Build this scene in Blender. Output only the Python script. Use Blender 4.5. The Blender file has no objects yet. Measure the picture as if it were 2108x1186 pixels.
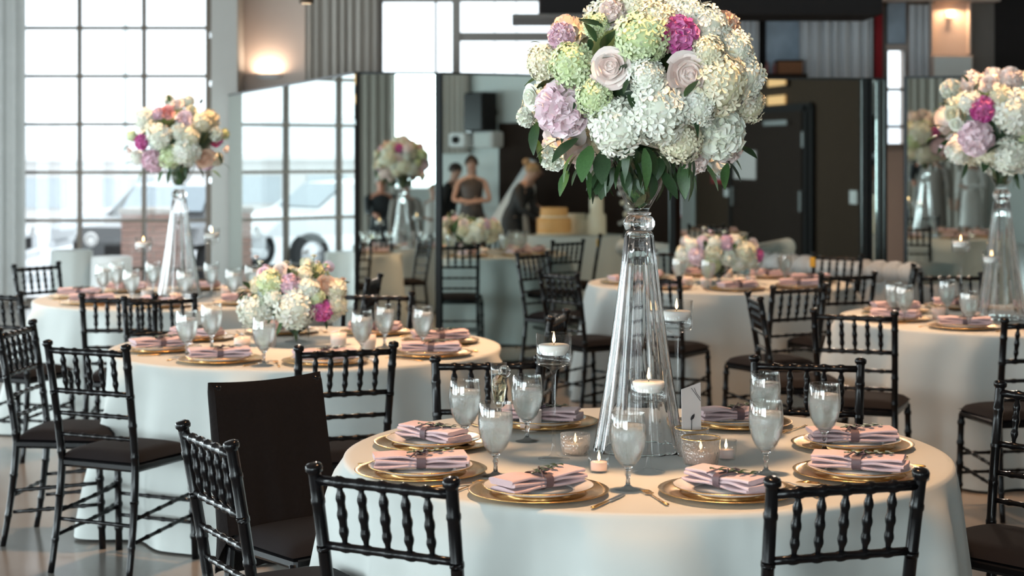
import bpy, bmesh, math, random
from math import sin, cos, pi, radians, sqrt, atan2
from mathutils import Vector, Matrix, Euler
random.seed(7)
SC = bpy.context.scene
COL = SC.collection

# ------------------------------------------------------------------ camera, sky, lights, exposure
cd = bpy.data.cameras.new('camera'); cam = bpy.data.objects.new('camera', cd); COL.objects.link(cam)
cam.location = (0, 0, 1.66); cam.rotation_euler = (pi/2, 0, 0)
cd.sensor_width = 36; cd.lens = 3550/2108*36; cd.shift_y = -278/2108; cd.clip_end = 300
cd.dof.use_dof = True; cd.dof.focus_distance = 4.95; cd.dof.aperture_fstop = 3.5
SC.camera = cam
SC.view_settings.view_transform = 'Standard'; SC.view_settings.look = 'None'
SC.view_settings.gamma = 1; SC.view_settings.use_curve_mapping = False
SC.view_settings.exposure = -0.68
SC.cycles.sample_clamp_indirect = 5; SC.cycles.blur_glossy = 0.6
SC.cycles.max_bounces = 14; SC.cycles.transmission_bounces = 12; SC.cycles.transparent_max_bounces = 16
SC.cycles.diffuse_bounces = 4; SC.cycles.use_denoising = True
W = bpy.data.worlds.new('overcast_sky'); SC.world = W; W.use_nodes = True
bgn = W.node_tree.nodes['Background']
bgn.inputs[0].default_value = (0.90, 0.96, 1.0, 1); bgn.inputs[1].default_value = 3.5

def area(name, loc, rot, sx, sy, power, color, shape='RECTANGLE', spread=pi):
    l = bpy.data.lights.new(name, 'AREA'); l.shape = shape; l.size = sx; l.size_y = sy
    l.energy = power; l.color = color; l.spread = spread
    o = bpy.data.objects.new(name, l); COL.objects.link(o); o.location = loc; o.rotation_euler = rot
    return o
COOL = (0.80, 0.955, 1.0); WARM = (1.0, 0.57, 0.30)
# daylight of the big glazed bays in the left and rear walls
for yy in (-1.6, 2.4, 6.4, 10.4, 14.4):
    area('daylight_left', (-7.85, yy, 1.25), (0, -pi/2, 0), 1.9, 3.2, 290, COOL)
for xx in (-5.6, -2.3):
    area('daylight_rear', (xx, -4.35, 1.35), (pi/2, 0, 0), 2.8, 2.1, 430, COOL)
area('daylight_rear', (2.16, -4.35, 2.75), (pi/2, 0, 0), 0.85, 2.1, 90, COOL)
for px_, pz_, sx_, sz_ in ((-4.95, 2.1, 3.3, 4.2), (-.4, 2.1, 2.2, 2.5)):
    o = area('sky_portal', (px_, 18.95, pz_), (-pi/2, 0, 0), sx_, sz_, 1, COOL); o.data.cycles.is_portal = True

# warm recessed ceiling spots over the tables
for i_, (x_, y_) in enumerate(((.4, 5.0), (-1.0, 7.9), (-2.0, 10.6), (2.6, 9.3), (1.4, 11.9), (.6, 8.6), (4.9, 8.2), (5.6, 12.6))):
    area('ceiling_spot_light', (x_, y_, 4.55), (0, 0, 0),         .35, .35, 40, WARM, 'DISK', radians(58))

for x_, y_ in ((3.6, 16.8), (-1.7, 16.4)):  # unseen fill lights, added to brighten the dark back wall and its curtains
    area('back_wall_fill_light', (x_, y_, 4.55), (radians(-28), 0, 0), .5, .5, 150, (1, .80, .64), 'DISK', radians(140))

# ------------------------------------------------------------------ materials
MATS = {}
def mat(name, color, rough=0.5, metal=0.0, var=0.08, scale=12.0, bump=0.0, bscale=60.0, coat=0.0, spec=0.5, sheen=0.0,
        trans=0.0, ior=1.45, emit=None, estr=0.0, island=None, sss=0.0, stretch=None):
    if name in MATS: return MATS[name]
    m = bpy.data.materials.new(name); m.use_nodes = True; nt = m.node_tree; N = nt.nodes; L = nt.links
    b = N['Principled BSDF']
    b.inputs['Roughness'].default_value = rough; b.inputs['Metallic'].default_value = metal
    b.inputs['Coat Weight'].default_value = coat; b.inputs['Coat Roughness'].default_value = 0.08
    b.inputs['Specular IOR Level'].default_value = spec; b.inputs['IOR'].default_value = ior
    b.inputs['Sheen Weight'].default_value = sheen
    b.inputs['Transmission Weight'].default_value = trans
    if sss: b.inputs['Subsurface Weight'].default_value = sss; b.inputs['Subsurface Radius'].default_value = (.02, .012, .01)
    tc = N.new('ShaderNodeTexCoord'); src = tc.outputs['Object']
    if stretch:
        mp = N.new('ShaderNodeMapping'); mp.inputs['Scale'].default_value = stretch; L.new(src, mp.inputs[0]); src = mp.outputs[0]
    nz = N.new('ShaderNodeTexNoise'); nz.inputs['Scale'].default_value = scale; nz.inputs['Detail'].default_value = 4
    L.new(src, nz.inputs['Vector'])
    mx = N.new('ShaderNodeMix'); mx.data_type = 'RGBA'
    c = Vector(color[:3])
    mx.inputs[6].default_value = (*(c*(1-var)), 1); mx.inputs[7].default_value = (*[min(1, x) for x in c*(1+var)], 1)
    L.new(nz.outputs['Fac'], mx.inputs[0]); out = mx.outputs[2]
    if island:
        g = N.new('ShaderNodeNewGeometry'); m2 = N.new('ShaderNodeMix'); m2.data_type = 'RGBA'
        mm = N.new('ShaderNodeMath'); mm.operation = 'MULTIPLY'; mm.inputs[1].default_value = island[1]
        L.new(g.outputs['Random Per Island'], mm.inputs[0]); L.new(mm.outputs[0], m2.inputs[0])
        L.new(out, m2.inputs[6]); m2.inputs[7].default_value = (*island[0], 1); out = m2.outputs[2]
    L.new(out, b.inputs['Base Color'])
    if bump:
        nb = N.new('ShaderNodeTexNoise'); nb.inputs['Scale'].default_value = bscale; nb.inputs['Detail'].default_value = 3
        L.new(src, nb.inputs['Vector'])
        bp = N.new('ShaderNodeBump'); bp.inputs['Strength'].default_value = bump; bp.inputs['Distance'].default_value = 0.01
        L.new(nb.outputs['Fac'], bp.inputs['Height']); L.new(bp.outputs[0], b.inputs['Normal'])
    if emit:
        b.inputs['Emission Color'].default_value = (*emit, 1); b.inputs['Emission Strength'].default_value = estr
    MATS[name] = m; return m

BLACK = mat('black_lacquered_wood', (.005, .0045, .005), .2, coat=.0, spec=.32, var=.3, scale=30, bump=.05, bscale=25)
SEATF = mat('black_seat_fabric', (.0085, .0075, .009), .8, sheen=.02, spec=.15, bump=.25, bscale=500)
DRAPE = mat('dark_drape_fabric', (.009, .0065, .006), .85, sheen=.02, spec=.12, bump=.3, bscale=60)
LINEN = mat('ivory_linen', (.55, .575, .555), .78, var=.04, scale=5, bump=.16, bscale=9, sheen=.1)
GOLD = mat('brushed_gold', (.72, .43, .17), .26, 1.0, var=.12, scale=40)
CHINA = mat('white_china', (.80, .79, .77), .16, var=.02, coat=.4)
NAPK = mat('mauve_pink_linen', (.69, .51, .53), .85, var=.08, scale=25, bump=.3, bscale=300, sheen=.2)
RIBB = mat('plum_grey_ribbon', (.11, .075, .09), .5, var=.2)
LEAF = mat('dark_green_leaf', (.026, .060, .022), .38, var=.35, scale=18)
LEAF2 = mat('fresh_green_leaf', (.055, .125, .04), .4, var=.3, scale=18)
LEAF3 = mat('olive_leaf', (.09, .10, .045), .45, var=.3, scale=18)
STEM = mat('green_stem', (.10, .15, .05), .5)
GLASS = mat('clear_glass', (1, 1, 1), .0, trans=1.0, ior=1.46, var=0)
WATER = mat('iced_water', (1, 1, .98), .10, trans=.80, ior=1.33, var=0, bump=.25, bscale=300)
WAX = mat('white_wax', (.88, .83, .78), .5, sss=.3)
PWAX = mat('blush_wax', (.86, .70, .66), .5, sss=.3)
FLAME = mat('candle_flame', (1, .8, .5), .5, emit=(1, .62, .28), estr=14)
PAPER = mat('pale_card', (.68, .62, .60), .8)
INK = mat('black_ink', (.03, .03, .035), .6)
WALLB = mat('beige_plaster', (.60, .50, .44), .85, var=.03, bump=.06, bscale=40)
WALLG = mat('pale_grey_plaster', (.72, .76, .74), .85, var=.03)
COLM = mat('light_grey_column_paint', (.50, .48, .45), .8, var=.03)
BROWN = mat('dark_brown_panelling', (.030, .019, .0145), .8, spec=.12, var=.15, scale=6)
BROWN2 = mat('mid_brown_panelling', (.062, .041, .028), .9, spec=.1, var=.1, scale=6)
DARK = mat('charcoal_paint', (.022, .020, .020), .8, spec=.15)
GREYP = mat('warm_grey_paint', (.17, .155, .14), .7)
FLOORM = mat('polished_concrete', (.23, .21, .19), .2, var=.22, scale=1.4, bump=.03, bscale=6, spec=.5)
CEIL = mat('dark_ceiling_paint', (.16, .15, .145), .9)
CURT = mat('warm_grey_curtain', (.46, .42, .375), .8, var=.06, sheen=.2)
CURTB = mat('cool_grey_curtain', (.58, .61, .64), .8, var=.06, sheen=.2)
SHEER = mat('sheer_white_curtain', (.62, .62, .60), .8, trans=.25)
FRAMEM = mat('bronze_window_frame', (.10, .075, .055), .4, .3)
FRAMEL = mat('grey_window_frame', (.30, .275, .25), .5)
MFRAME = mat('dark_mirror_edge', (.04, .045, .047), .35, .6)
SILVER = mat('bright_metal', (.7, .7, .72), .25, 1.0)
WHITE = mat('white_paint', (.8, .8, .79), .4)
TUFT = mat('white_tufted_leather', (.70, .70, .68), .4, var=.03, bump=.05)
BRICK = mat('red_brick', (.50, .32, .27), .85, var=.25, scale=9, bump=.3, bscale=40)
MORTAR = mat('pale_mortar', (.55, .50, .46), .9)
ASPH = mat('pale_asphalt', (.72, .73, .74), .9, var=.06, scale=3)
CARW = mat('white_car_paint', (.8, .82, .84), .25, coat=.8)
CARB = mat('black_car_paint', (.015, .016, .018), .2, coat=.8)
CARG = mat('car_window_glass', (.30, .36, .40), .08, spec=.8)
TYRE = mat('black_tyre_rubber', (.02, .02, .022), .8)
LAMPC = mat('warm_lamp_shade', (.9, .7, .5), .5, emit=(1, .68, .40), estr=1.6)
EXITM = mat('lit_orange_sign', (.9, .55, .25), .5, emit=(1, .52, .20), estr=.9)
SKIN = mat('skin', (.55, .33, .25), .55, sss=.1)
SKIN2 = mat('ruddy_skin', (.62, .28, .19), .55, sss=.1)
HAIRD = mat('dark_brown_hair', (.03, .018, .012), .5, stretch=(30, 30, 4))
HAIRB = mat('blonde_hair', (.36, .22, .11), .5, stretch=(30, 30, 4), var=.4)
HAIRG = mat('grey_hair', (.32, .29, .27), .6, stretch=(30, 30, 4))
DRESS1 = mat('dark_brown_satin', (.07, .05, .042), .45, var=.5, scale=14)
DRESS2 = mat('black_floral_fabric', (.02, .02, .022), .6, island=None, var=.6, scale=22)
SUIT = mat('black_suit_wool', (.02, .022, .025), .8)
TAUPE = mat('taupe_wool', (.28, .24, .215), .85)
IVORYD = mat('ivory_satin', (.75, .73, .70), .4)
PLUM = mat('plum_crepe', (.09, .035, .045), .7)
VEIL = mat('pale_veil_tulle', (.50, .56, .60), .7, var=.1)
GOLDC = mat('orange_gold_icing', (.80, .42, .15), .5)
ICING = mat('ivory_icing', (.82, .72, .55), .5)
YELLOW = mat('yellow_tag', (.80, .42, .03), .6)
REDP = mat('deep_red_fabric', (.35, .02, .03), .7, var=.3, scale=30)
BLUEP = mat('blue_grey_canvas', (.32, .40, .48), .7, var=.45, scale=5)

def glass_pane():
    m = bpy.data.materials.new('window_glass'); m.use_nodes = True; nt = m.node_tree; N = nt.nodes; L = nt.links
    N.remove(N['Principled BSDF']); t = N.new('ShaderNodeBsdfTransparent'); g = N.new('ShaderNodeBsdfGlossy')
    g.inputs['Roughness'].default_value = .02; t.inputs[0].default_value = (.97, .99, 1, 1)
    f = N.new('ShaderNodeFresnel'); f.inputs[0].default_value = 1.3; x = N.new('ShaderNodeMixShader')
    L.new(f.outputs[0], x.inputs[0]); L.new(t.outputs[0], x.inputs[1]); L.new(g.outputs[0], x.inputs[2])
    L.new(x.outputs[0], N['Material Output'].inputs[0]); return m
PANE = glass_pane()
def thin_glass(name, tint, edge, bump=0.0, extra=0.0, frost=0.0, k=.55):
    m = bpy.data.materials.new(name); m.use_nodes = True; nt = m.node_tree; N = nt.nodes; L = nt.links
    N.remove(N['Principled BSDF']); t = N.new('ShaderNodeBsdfTransparent'); g = N.new('ShaderNodeBsdfGlossy')
    g.inputs['Roughness'].default_value = .04; t.inputs[0].default_value = (*tint, 1)
    f = N.new('ShaderNodeLayerWeight'); f.inputs[0].default_value = edge
    x = N.new('ShaderNodeMixShader'); a = N.new('ShaderNodeMath'); a.operation = 'MULTIPLY_ADD'; a.inputs[1].default_value = k; a.inputs[2].default_value = extra
    pw = N.new('ShaderNodeMath'); pw.operation = 'POWER'; pw.inputs[1].default_value = 3.0; L.new(f.outputs['Facing'], pw.inputs[0]); L.new(pw.outputs[0], a.inputs[0]); L.new(a.outputs[0], x.inputs[0]); L.new(t.outputs[0], x.inputs[1]); L.new(g.outputs[0], x.inputs[2])
    if frost:
        d = N.new('ShaderNodeBsdfTranslucent'); d.inputs[0].default_value = (.95, .86, .80, 1); x2 = N.new('ShaderNodeMixShader'); x2.inputs[0].default_value = frost
        L.new(t.outputs[0], x2.inputs[1]); L.new(d.outputs[0], x2.inputs[2]); L.new(x2.outputs[0], x.inputs[1])
    if bump:
        v = N.new('ShaderNodeTexVoronoi'); v.inputs['Scale'].default_value = 130; tc = N.new('ShaderNodeTexCoord'); L.new(tc.outputs['Object'], v.inputs['Vector'])
        b = N.new('ShaderNodeBump'); b.inputs['Strength'].default_value = bump; b.inputs['Distance'].default_value = .004
        L.new(v.outputs['Distance'], b.inputs['Height']); L.new(b.outputs[0], g.inputs['Normal']); L.new(b.outputs[0], f.inputs['Normal'])
    L.new(x.outputs[0], N['Material Output'].inputs[0]); return m
THING = thin_glass('thin_clear_glass', (.985, .99, .99), .5, 0, .03)
GOBG = thin_glass('goblet_glass', (.985, .99, .985), .5, 0, .05, 0, .95)
CUTG = thin_glass('pressed_glass', (.97, .95, .93), .45, 1.0, .10, .35)
MIRROR = mat('mirror_silver', (.68, .765, .735), .012, 1.0, var=.01, scale=2)

# petals
def petal(name, c, c2, k=.6): return mat(name, c, .6, var=.08, scale=40, island=(c2, k), sheen=.15, sss=.15)
PET = dict(
 white=petal('white_petal', (.90, .89, .82), (.72, .77, .58), .5),
 cream=petal('cream_petal', (.88, .82, .68), (.70, .69, .42), .6),
 green=petal('lime_green_petal', (.76, .82, .58), (.48, .60, .24), .7),
 blush=petal('blush_petal', (.92, .82, .77), (.90, .70, .66)),
 pink=petal('soft_pink_petal', (.90, .68, .75), (.93, .84, .85)),
 lilac=petal('lilac_pink_petal', (.82, .56, .66), (.86, .70, .74)),
 hot=petal('magenta_petal', (.62, .05, .33), (.78, .33, .58), .8),
 peach=petal('peach_petal', (.82, .56, .42), (.84, .66, .52)),
 coral=petal('coral_petal', (.75, .32, .30), (.80, .50, .48)),
)

# ------------------------------------------------------------------ mesh and object helpers
class MB:
    def __init__(s): s.v = []; s.f = []; s.s = []
    def add(s, vs, fs, smooth=True, M=None):
        n = len(s.v)
        s.v += [tuple(M @ Vector(p)) for p in vs] if M is not None else [tuple(p) for p in vs]
        s.f += [tuple(i+n for i in f) for f in fs]; s.s += [smooth]*len(fs); return s
    def lathe(s, prof, segs=24, M=None, rfun=None, smooth=True):
        vs = []; fs = []; rows = []
        for r, z in prof:
            if r < 1e-6: rows.append([len(vs)]); vs.append((0, 0, z))
            else:
                row = []
                for k in range(segs):
                    a = 2*pi*k/segs; q = r*(rfun(a, z) if rfun else 1)
                    row.append(len(vs)); vs.append((q*cos(a), q*sin(a), z))
                rows.append(row)
        for a, b in zip(rows, rows[1:]):
            for k in range(segs):
                k2 = (k+1) % segs
                if len(a) == 1 and len(b) == 1: continue
                if len(a) == 1: fs.append((a[0], b[k2], b[k])[::-1])
                elif len(b) == 1: fs.append((a[k], a[k2], b[0]))
                else: fs.append((a[k], a[k2], b[k2], b[k]))
        return s.add(vs, fs, smooth, M)
    def tube(s, pts, radii, segs=8, caps=True, M=None, flat=1.0):
        pts = [Vector(p) for p in pts]; n = len(pts)
        if not hasattr(radii, '__len__'): radii = [radii]*n
        t0 = (pts[1]-pts[0]).normalized()
        up = Vector((0, 0, 1)) if abs(t0.z) < .9 else Vector((0, 1, 0))
        x = t0.cross(up).normalized(); vs = []; fs = []
        for i, p in enumerate(pts):
            t = (pts[min(i+1, n-1)]-pts[max(i-1, 0)]).normalized()
            x = (x-t*x.dot(t)).normalized(); y = t.cross(x)
            for k in range(segs):
                a = 2*pi*k/segs; vs.append(p+x*(radii[i]*cos(a))+y*(radii[i]*sin(a)*flat))
        for i in range(n-1):
            for k in range(segs):
                k2 = (k+1) % segs; fs.append((i*segs+k, i*segs+k2, (i+1)*segs+k2, (i+1)*segs+k))
        if caps: fs.append(tuple(range(segs))[::-1]); fs.append(tuple((n-1)*segs+k for k in range(segs)))
        return s.add(vs, fs, True, M)
    def box(s, c, d, M=None, rz=0.0, ch=0.0):
        x, y, z = d[0]/2, d[1]/2, d[2]/2
        if ch:
            prof = [(-x, -y+ch), (-x+ch, -y), (x-ch, -y), (x, -y+ch), (x, y-ch), (x-ch, y), (-x+ch, y), (-x, y-ch)]
            lev = [(-z, ch), (-z+ch, 0), (z-ch, 0), (z, ch)]; vs = []
            for zz, ins in lev:
                for px, py in prof:
                    vs.append((px*(1-ins/x), py*(1-ins/y), zz))
            fs = [tuple(range(8))[::-1], tuple(24+k for k in range(8))]
            for i in range(3):
                for k in range(8): k2 = (k+1) % 8; fs.append((i*8+k, i*8+k2, i*8+8+k2, i*8+8+k))
        else:
            vs = [(-x, -y, -z), (x, -y, -z), (x, y, -z), (-x, y, -z), (-x, -y, z), (x, -y, z), (x, y, z), (-x, y, z)]
            fs = [(3, 2, 1, 0), (4, 5, 6, 7), (0, 1, 5, 4), (1, 2, 6, 5), (2, 3, 7, 6), (3, 0, 4, 7)]
        T_ = Matrix.Translation(c) @ Matrix.Rotation(rz, 4, 'Z')
        return s.add(vs, fs, False, (M @ T_) if M is not None else T_)
    def grid(s, fn, nu, nv, M=None, smooth=True):
        vs = [fn(i/nu, j/nv) for i in range(nu+1) for j in range(nv+1)]
        fs = [(i*(nv+1)+j, (i+1)*(nv+1)+j, (i+1)*(nv+1)+j+1, i*(nv+1)+j+1) for i in range(nu) for j in range(nv)]
        return s.add(vs, fs, smooth, M)
    def mesh(s, name):
        m = bpy.data.meshes.new(name); m.from_pydata(s.v, [], s.f)
        m.polygons.foreach_set('use_smooth', s.s); m.update(); return m
def put(name, me, m, parent=None, loc=None, rot=None, scale=None):
    if isinstance(me, MB): me = me.mesh(name)
    o = bpy.data.objects.new(name, me); COL.objects.link(o)
    if len(me.materials) == 0: me.materials.append(m)
    elif me.materials[0] != m: o.material_slots[0].link = 'OBJECT'; o.material_slots[0].material = m
    if parent is not None: o.parent = parent
    if loc is not None: o.location = loc
    if rot is not None: o.rotation_euler = rot
    if scale is not None: o.scale = (scale,)*3 if not hasattr(scale, '__len__') else scale
    return o
def tag(o, label, cat, group=None):
    o['label'] = label; o['category'] = cat
    if group: o['group'] = group
    return o
def thing(name, label, cat, loc=(0, 0, 0), rz=0.0, group=None):
    o = bpy.data.objects.new(name, None); COL.objects.link(o); o.empty_display_size = .05
    o.location = loc; o.rotation_euler = (0, 0, rz); return tag(o, label, cat, group)
def struct(name, me, m, parent=None, loc=None, rot=None):
    o = put(name, me, m, parent, loc, rot)
    if parent is None: o['kind'] = 'structure'
    return o
KIDS = {}
def kids(o): return [c for c in bpy.data.objects if c.parent == o]
def dup(root, loc, rz=0.0, label=None, group=None, tree=None):
    r = root.copy(); COL.objects.link(r); r.location = loc
    r.rotation_euler = (0, 0, rz)
    if label: r['label'] = label
    if group: r['group'] = group
    if root.name not in KIDS: KIDS[root.name] = [(c, kids(c)) for c in kids(root)]
    for ch, subs in KIDS[root.name]:
        c = ch.copy(); COL.objects.link(c); c.parent = r
        for g in subs:
            d = g.copy(); COL.objects.link(d); d.parent = c
    return r
class Proto:
    """first call moves the original, later calls copy it"""
    def __init__(s, root): s.root = root; s.used = False
    def __call__(s, loc, rz, label, group=None, cat=None):
        if not s.used:
            s.used = True
            KIDS[s.root.name] = [(c, kids(c)) for c in kids(s.root)]
            s.root.location = loc; s.root.rotation_euler = (0, 0, rz); s.root['label'] = label
            if group: s.root['group'] = group
            return s.root
        return dup(s.root, loc, rz, label, group)
def heading(fx, fy): return atan2(-fx, fy)          # rotation that turns local +Y to (fx, fy)

# ------------------------------------------------------------------ room
YB, XR, XL, YR, ZC = 19.0, 7.2, -8.0, -4.5, 4.7
def boxm(x0, x1, y0, y1, z0, z1): return MB().box(((x0+x1)/2, (y0+y1)/2, (z0+z1)/2), (x1-x0, y1-y0, z1-z0))
struct('floor', boxm(XL-.2, XR+.2, YR-.2, YB+.2, -.1, 0), FLOORM)
struct('ceiling', boxm(XL-.2, XR+.2, YR-.2, YB+.2, ZC, ZC+.15), CEIL)
w = MB()
for a in ((XL, -6.62, 0, ZC), (-6.62, -3.27, 4.25, ZC), (-3.27, -1.46, 0, ZC), (-1.46, .66, 0, .9), (-1.46, .66, 3.36, ZC),
          (.66, 4.12, 0, ZC), (4.12, 4.33, 0, 1.75), (4.12, 4.33, 2.80, ZC), (4.33, XR, 0, ZC)):
    w.box(((a[0]+a[1])/2, YB+.12, (a[2]+a[3])/2), (a[1]-a[0], .24, a[3]-a[2]))
struct('wall_back', w, WALLB)
def bays(name, axis, pos, lo, hi, openings, m):      # a wall with openings (u0,u1,z0,z1)
    w = MB(); u = lo
    def seg(u0, u1, z0, z1):
        if u1-u0 < .01 or z1-z0 < .01: return
        if axis == 'x': w.box((pos, (u0+u1)/2, (z0+z1)/2), (.2, u1-u0, z1-z0))
        else: w.box(((u0+u1)/2, pos, (z0+z1)/2), (u1-u0, .2, z1-z0))
    for a, b, z0, z1 in openings:
        seg(u, a, 0, ZC); seg(a, b, 0, z0); seg(a, b, z1, ZC); u = b
    seg(u, hi, 0, ZC); struct(name, w, m)
bays('wall_left', 'x', XL-.1, YR, YB, [(y-1.6, y+1.6, .3, 3.5) for y in (-1.6, 2.4, 6.4, 10.4, 14.4)], WALLB)
bays('wall_rear', 'y', YR-.1, XL, XR, [(-7, -4.2, .3, 3.5), (-3.7, -.9, .3, 3.5), (1.7, 2.62, 1.65, 3.85)], WALLG)
struct('wall_right', boxm(XR, XR+.2, YR, YB, 0, ZC), WALLG)

# garage-style gridded window bay on the left of the back wall
wn = thing('window_1', 'tall gridded window bay with dark muntins on the left', 'window', (0, YB, 0)); wn['kind'] = 'structure'
for x in (-6.6, -5.505, -4.76, -4.05): put('mullion', boxm(x-.019, x+.019, -.05, .03, 0, 4.2), FRAMEM, wn)
zb = [.386+.53*k for k in range(8)]
for z in zb: put('muntin', boxm(-6.6, -3.36, -.045, .025, z-.017, z+.017), FRAMEM, wn)
put('bottom_rail', boxm(-6.6, -3.36, -.05, .04, 0, .07), FRAMEM, wn)
put('frame_jamb', boxm(-3.36, -3.285, -.09, .05, 0, 4.25), FRAMEM, wn); put('frame_stop', boxm(-3.285, -3.24, -.1, .0, 0, 4.25), FRAMEL, wn)
put('bolt_row', (lambda b: [b.box((-3.30, -.10, .3+.53*k), (.03, .03, .06)) for k in range(8)] and b)(MB()), SILVER, wn)
xs = [-6.6, -5.505, -4.76, -4.05, -3.36]; zs = [.07]+zb+[4.2]
for i in range(4):
    for j in range(9):
        if zs[j+1]-zs[j] > .04: put('pane', boxm(xs[i]+.017, xs[i+1]-.017, -.006, .006, zs[j]+.013, zs[j+1]-.013), PANE, wn)
# the two high windows over the mirrors, and the slit between the mirrors
def frame_window(name, label, x0, x1, z0, z1, mull=(), rails=(), t=.035):
    o = thing(name, label, 'window', (0, YB, 0)); o['kind'] = 'structure'
    for a, b in ((x0, x0+t), (x1-t, x1)): put('jamb', boxm(a, b, -.05, .06, z0, z1), FRAMEL, o)
    for a, b in ((z0, z0+t), (z1-t, z1)): put('head_rail', boxm(x0+t, x1-t, -.05, .06, a, b), FRAMEL, o)
    for x, h in mull: put('mullion', boxm(x-h, x+h, -.04, .04, z0+t, z1-t), FRAMEL, o)
    for z, h in rails: put('rail', boxm(x0+t, x1-t, -.045, .045, z-h, z+h), FRAMEL, o)
    xx = [x0+t]+[m_ for m_, _ in mull]+[x1-t]; zz = [z0+t]+[m_ for m_, _ in rails]+[z1-t]
    for a, b in zip(xx, xx[1:]):
        for c, d in zip(zz, zz[1:]): put('pane', boxm(a, b, -.004, .004, c, d), PANE, o)
frame_window('window_2', 'plain bright window right of the grey curtain above the mirrors', -1.46, -.62, .9, 3.36, ((-.84, .012),))
frame_window('window_3', 'bright window with a thick grey crossbar above the mirrors', -.60, .64, .9, 3.36, ((-.19, .004), (.05, .004)), ((2.94, .045),), .03)
frame_window('window_4', 'narrow bright slit window right of the panelled wall', 4.12, 4.33, 1.75, 2.80, (), ((2.36, .015), (1.95, .015)), .012)
for k, (y) in enumerate((-1.6, 2.4, 6.4, 10.4, 14.4)):
    o = thing('window_%d' % (5+k), 'large daylight window in the left wall', 'window', (XL, y, 0)); o['kind'] = 'structure'
    for a in (-1.6, 0, 1.58): put('mullion', boxm(-.05, .05, a-.0, a+.03, .3, 3.5), FRAMEM, o)
    put('rail', boxm(-.05, .05, -1.6, 1.6, 1.9, 1.93), FRAMEM, o)
struct('trim_1', boxm(-.65, -.57, YB-.06, YB, .9, 3.4), FRAMEL)
struct('column', boxm(-3.235, -2.955, YB-.45, YB-.02, 0, ZC), COLM)
# coloured bays of the back wall right of the windows
struct('wall_panel', boxm(.9, 2.72, YB-.05, YB, 0, ZC), BROWN)
struct('wall_recess', boxm(2.72, 3.16, YB-.03, YB, 0, ZC), DARK)
struct('wall_panel', boxm(3.16, 4.11, YB-.05, YB, 0, ZC), GREYP)
struct('wall_panel', boxm(4.99, 5.30, YB-.06, YB, 0, ZC), GREYP)
struct('wall_panel', boxm(5.30, XR, YB-.08, YB, 0, ZC), DARK)
struct('trim_2', boxm(3.8, 5.3, YB-.3, YB-.06, 3.31, 3.42), WALLB)
struct('beam', boxm(.24, 3.2, 14.9, 15.7, 2.86, 3.5), DARK)
struct('trim_3', boxm(.0, 1.5, 14.86, 15.74, 2.82, 2.86), GREYP)
# right wall, seen in the mirrors: partition, dark doorway, brown panelling with the double door
struct('wall_panel', boxm(XR-.05, XR, 7.4, 10.6, 0, 2.15), BROWN)
struct('wall_panel', boxm(XR-.04, XR, -4.4, 4.5, 0, 3.2), BROWN2)
struct('wall_panel', boxm(XR-.06, XR, 4.0, 5.2, 0, 3.2), DARK)
dr = thing('door_1', 'dark brown exit door with closer and push bar seen in the mirror', 'door', (XR-.06, -.1, 0)); dr['kind'] = 'structure'
put('door_leaf', boxm(-.03, .0, -1.85, 1.75, 0, 2.34), BROWN, dr)
for y in (-1.9, 1.95, 2.2): put('door_frame', boxm(-.05, .0, y-.07, y+.07, 0, 2.42), DARK, dr)
put('head_frame', boxm(-.05, .0, -1.9, 2.2, 2.34, 2.46), DARK, dr)
put('door_closer', boxm(-.12, -.03, .15, 1.3, 2.12, 2.2), SILVER, dr)
for y in (-1.62, 1.85): put('door_handle', boxm(-.1, -.03, y-.05, y+.05, .72, 1.05), SILVER, dr)
put('hinge', boxm(-.06, -.03, 1.82, 1.9, 1.75, 2.0), SILVER, dr)
o = thing('exit_sign', 'lit orange exit sign above the dark door in the mirror', 'sign', (XR-.1, .55, 2.95)); put('lit_face', boxm(-.03, .0, -.42, .42, -.17, .17), EXITM, o); put('case', boxm(.0, .03, -.46, .46, -.2, .2), DARK, o)
put('transom_light', boxm(-.035, -.0, .1, .95, 2.47, 2.62), EXITM, dr)
o = thing('notice', 'white paper notice taped on the dark door in the mirror', 'notice', (XR-.10, -1.15, 1.45)); put('sheet', boxm(-.012, 0, -.6, .6, -.25, .25), PAPER, o)
o = thing('notice', 'small red-edged notice beside the door in the mirror', 'notice', (XR-.07, -2.75, 1.3)); put('frame', boxm(-.02, 0, -.42, .42, -.2, .2), REDP, o); put('sheet', boxm(-.026, -.02, -.3, .3, -.12, .12), PAPER, o)
o = thing('light_switch', 'white light switch on the brown wall in the mirror', 'switch', (XR-.045, 3.75, 1.0)); put('plate', boxm(-.015, 0, -.14, .14, -.1, .1), WHITE, o); put('rocker', boxm(-.025, -.015, -.05, .05, -.05, .05), WHITE, o)
o = thing('light_switch', 'small pale switch left of the dark door in the mirror', 'switch', (XR-.045, -2.35, .93)); put('plate', boxm(-.015, 0, -.14, .14, -.07, .07), WHITE, o); put('rocker', boxm(-.025, -.015, -.05, .05, -.03, .03), WHITE, o)
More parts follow.
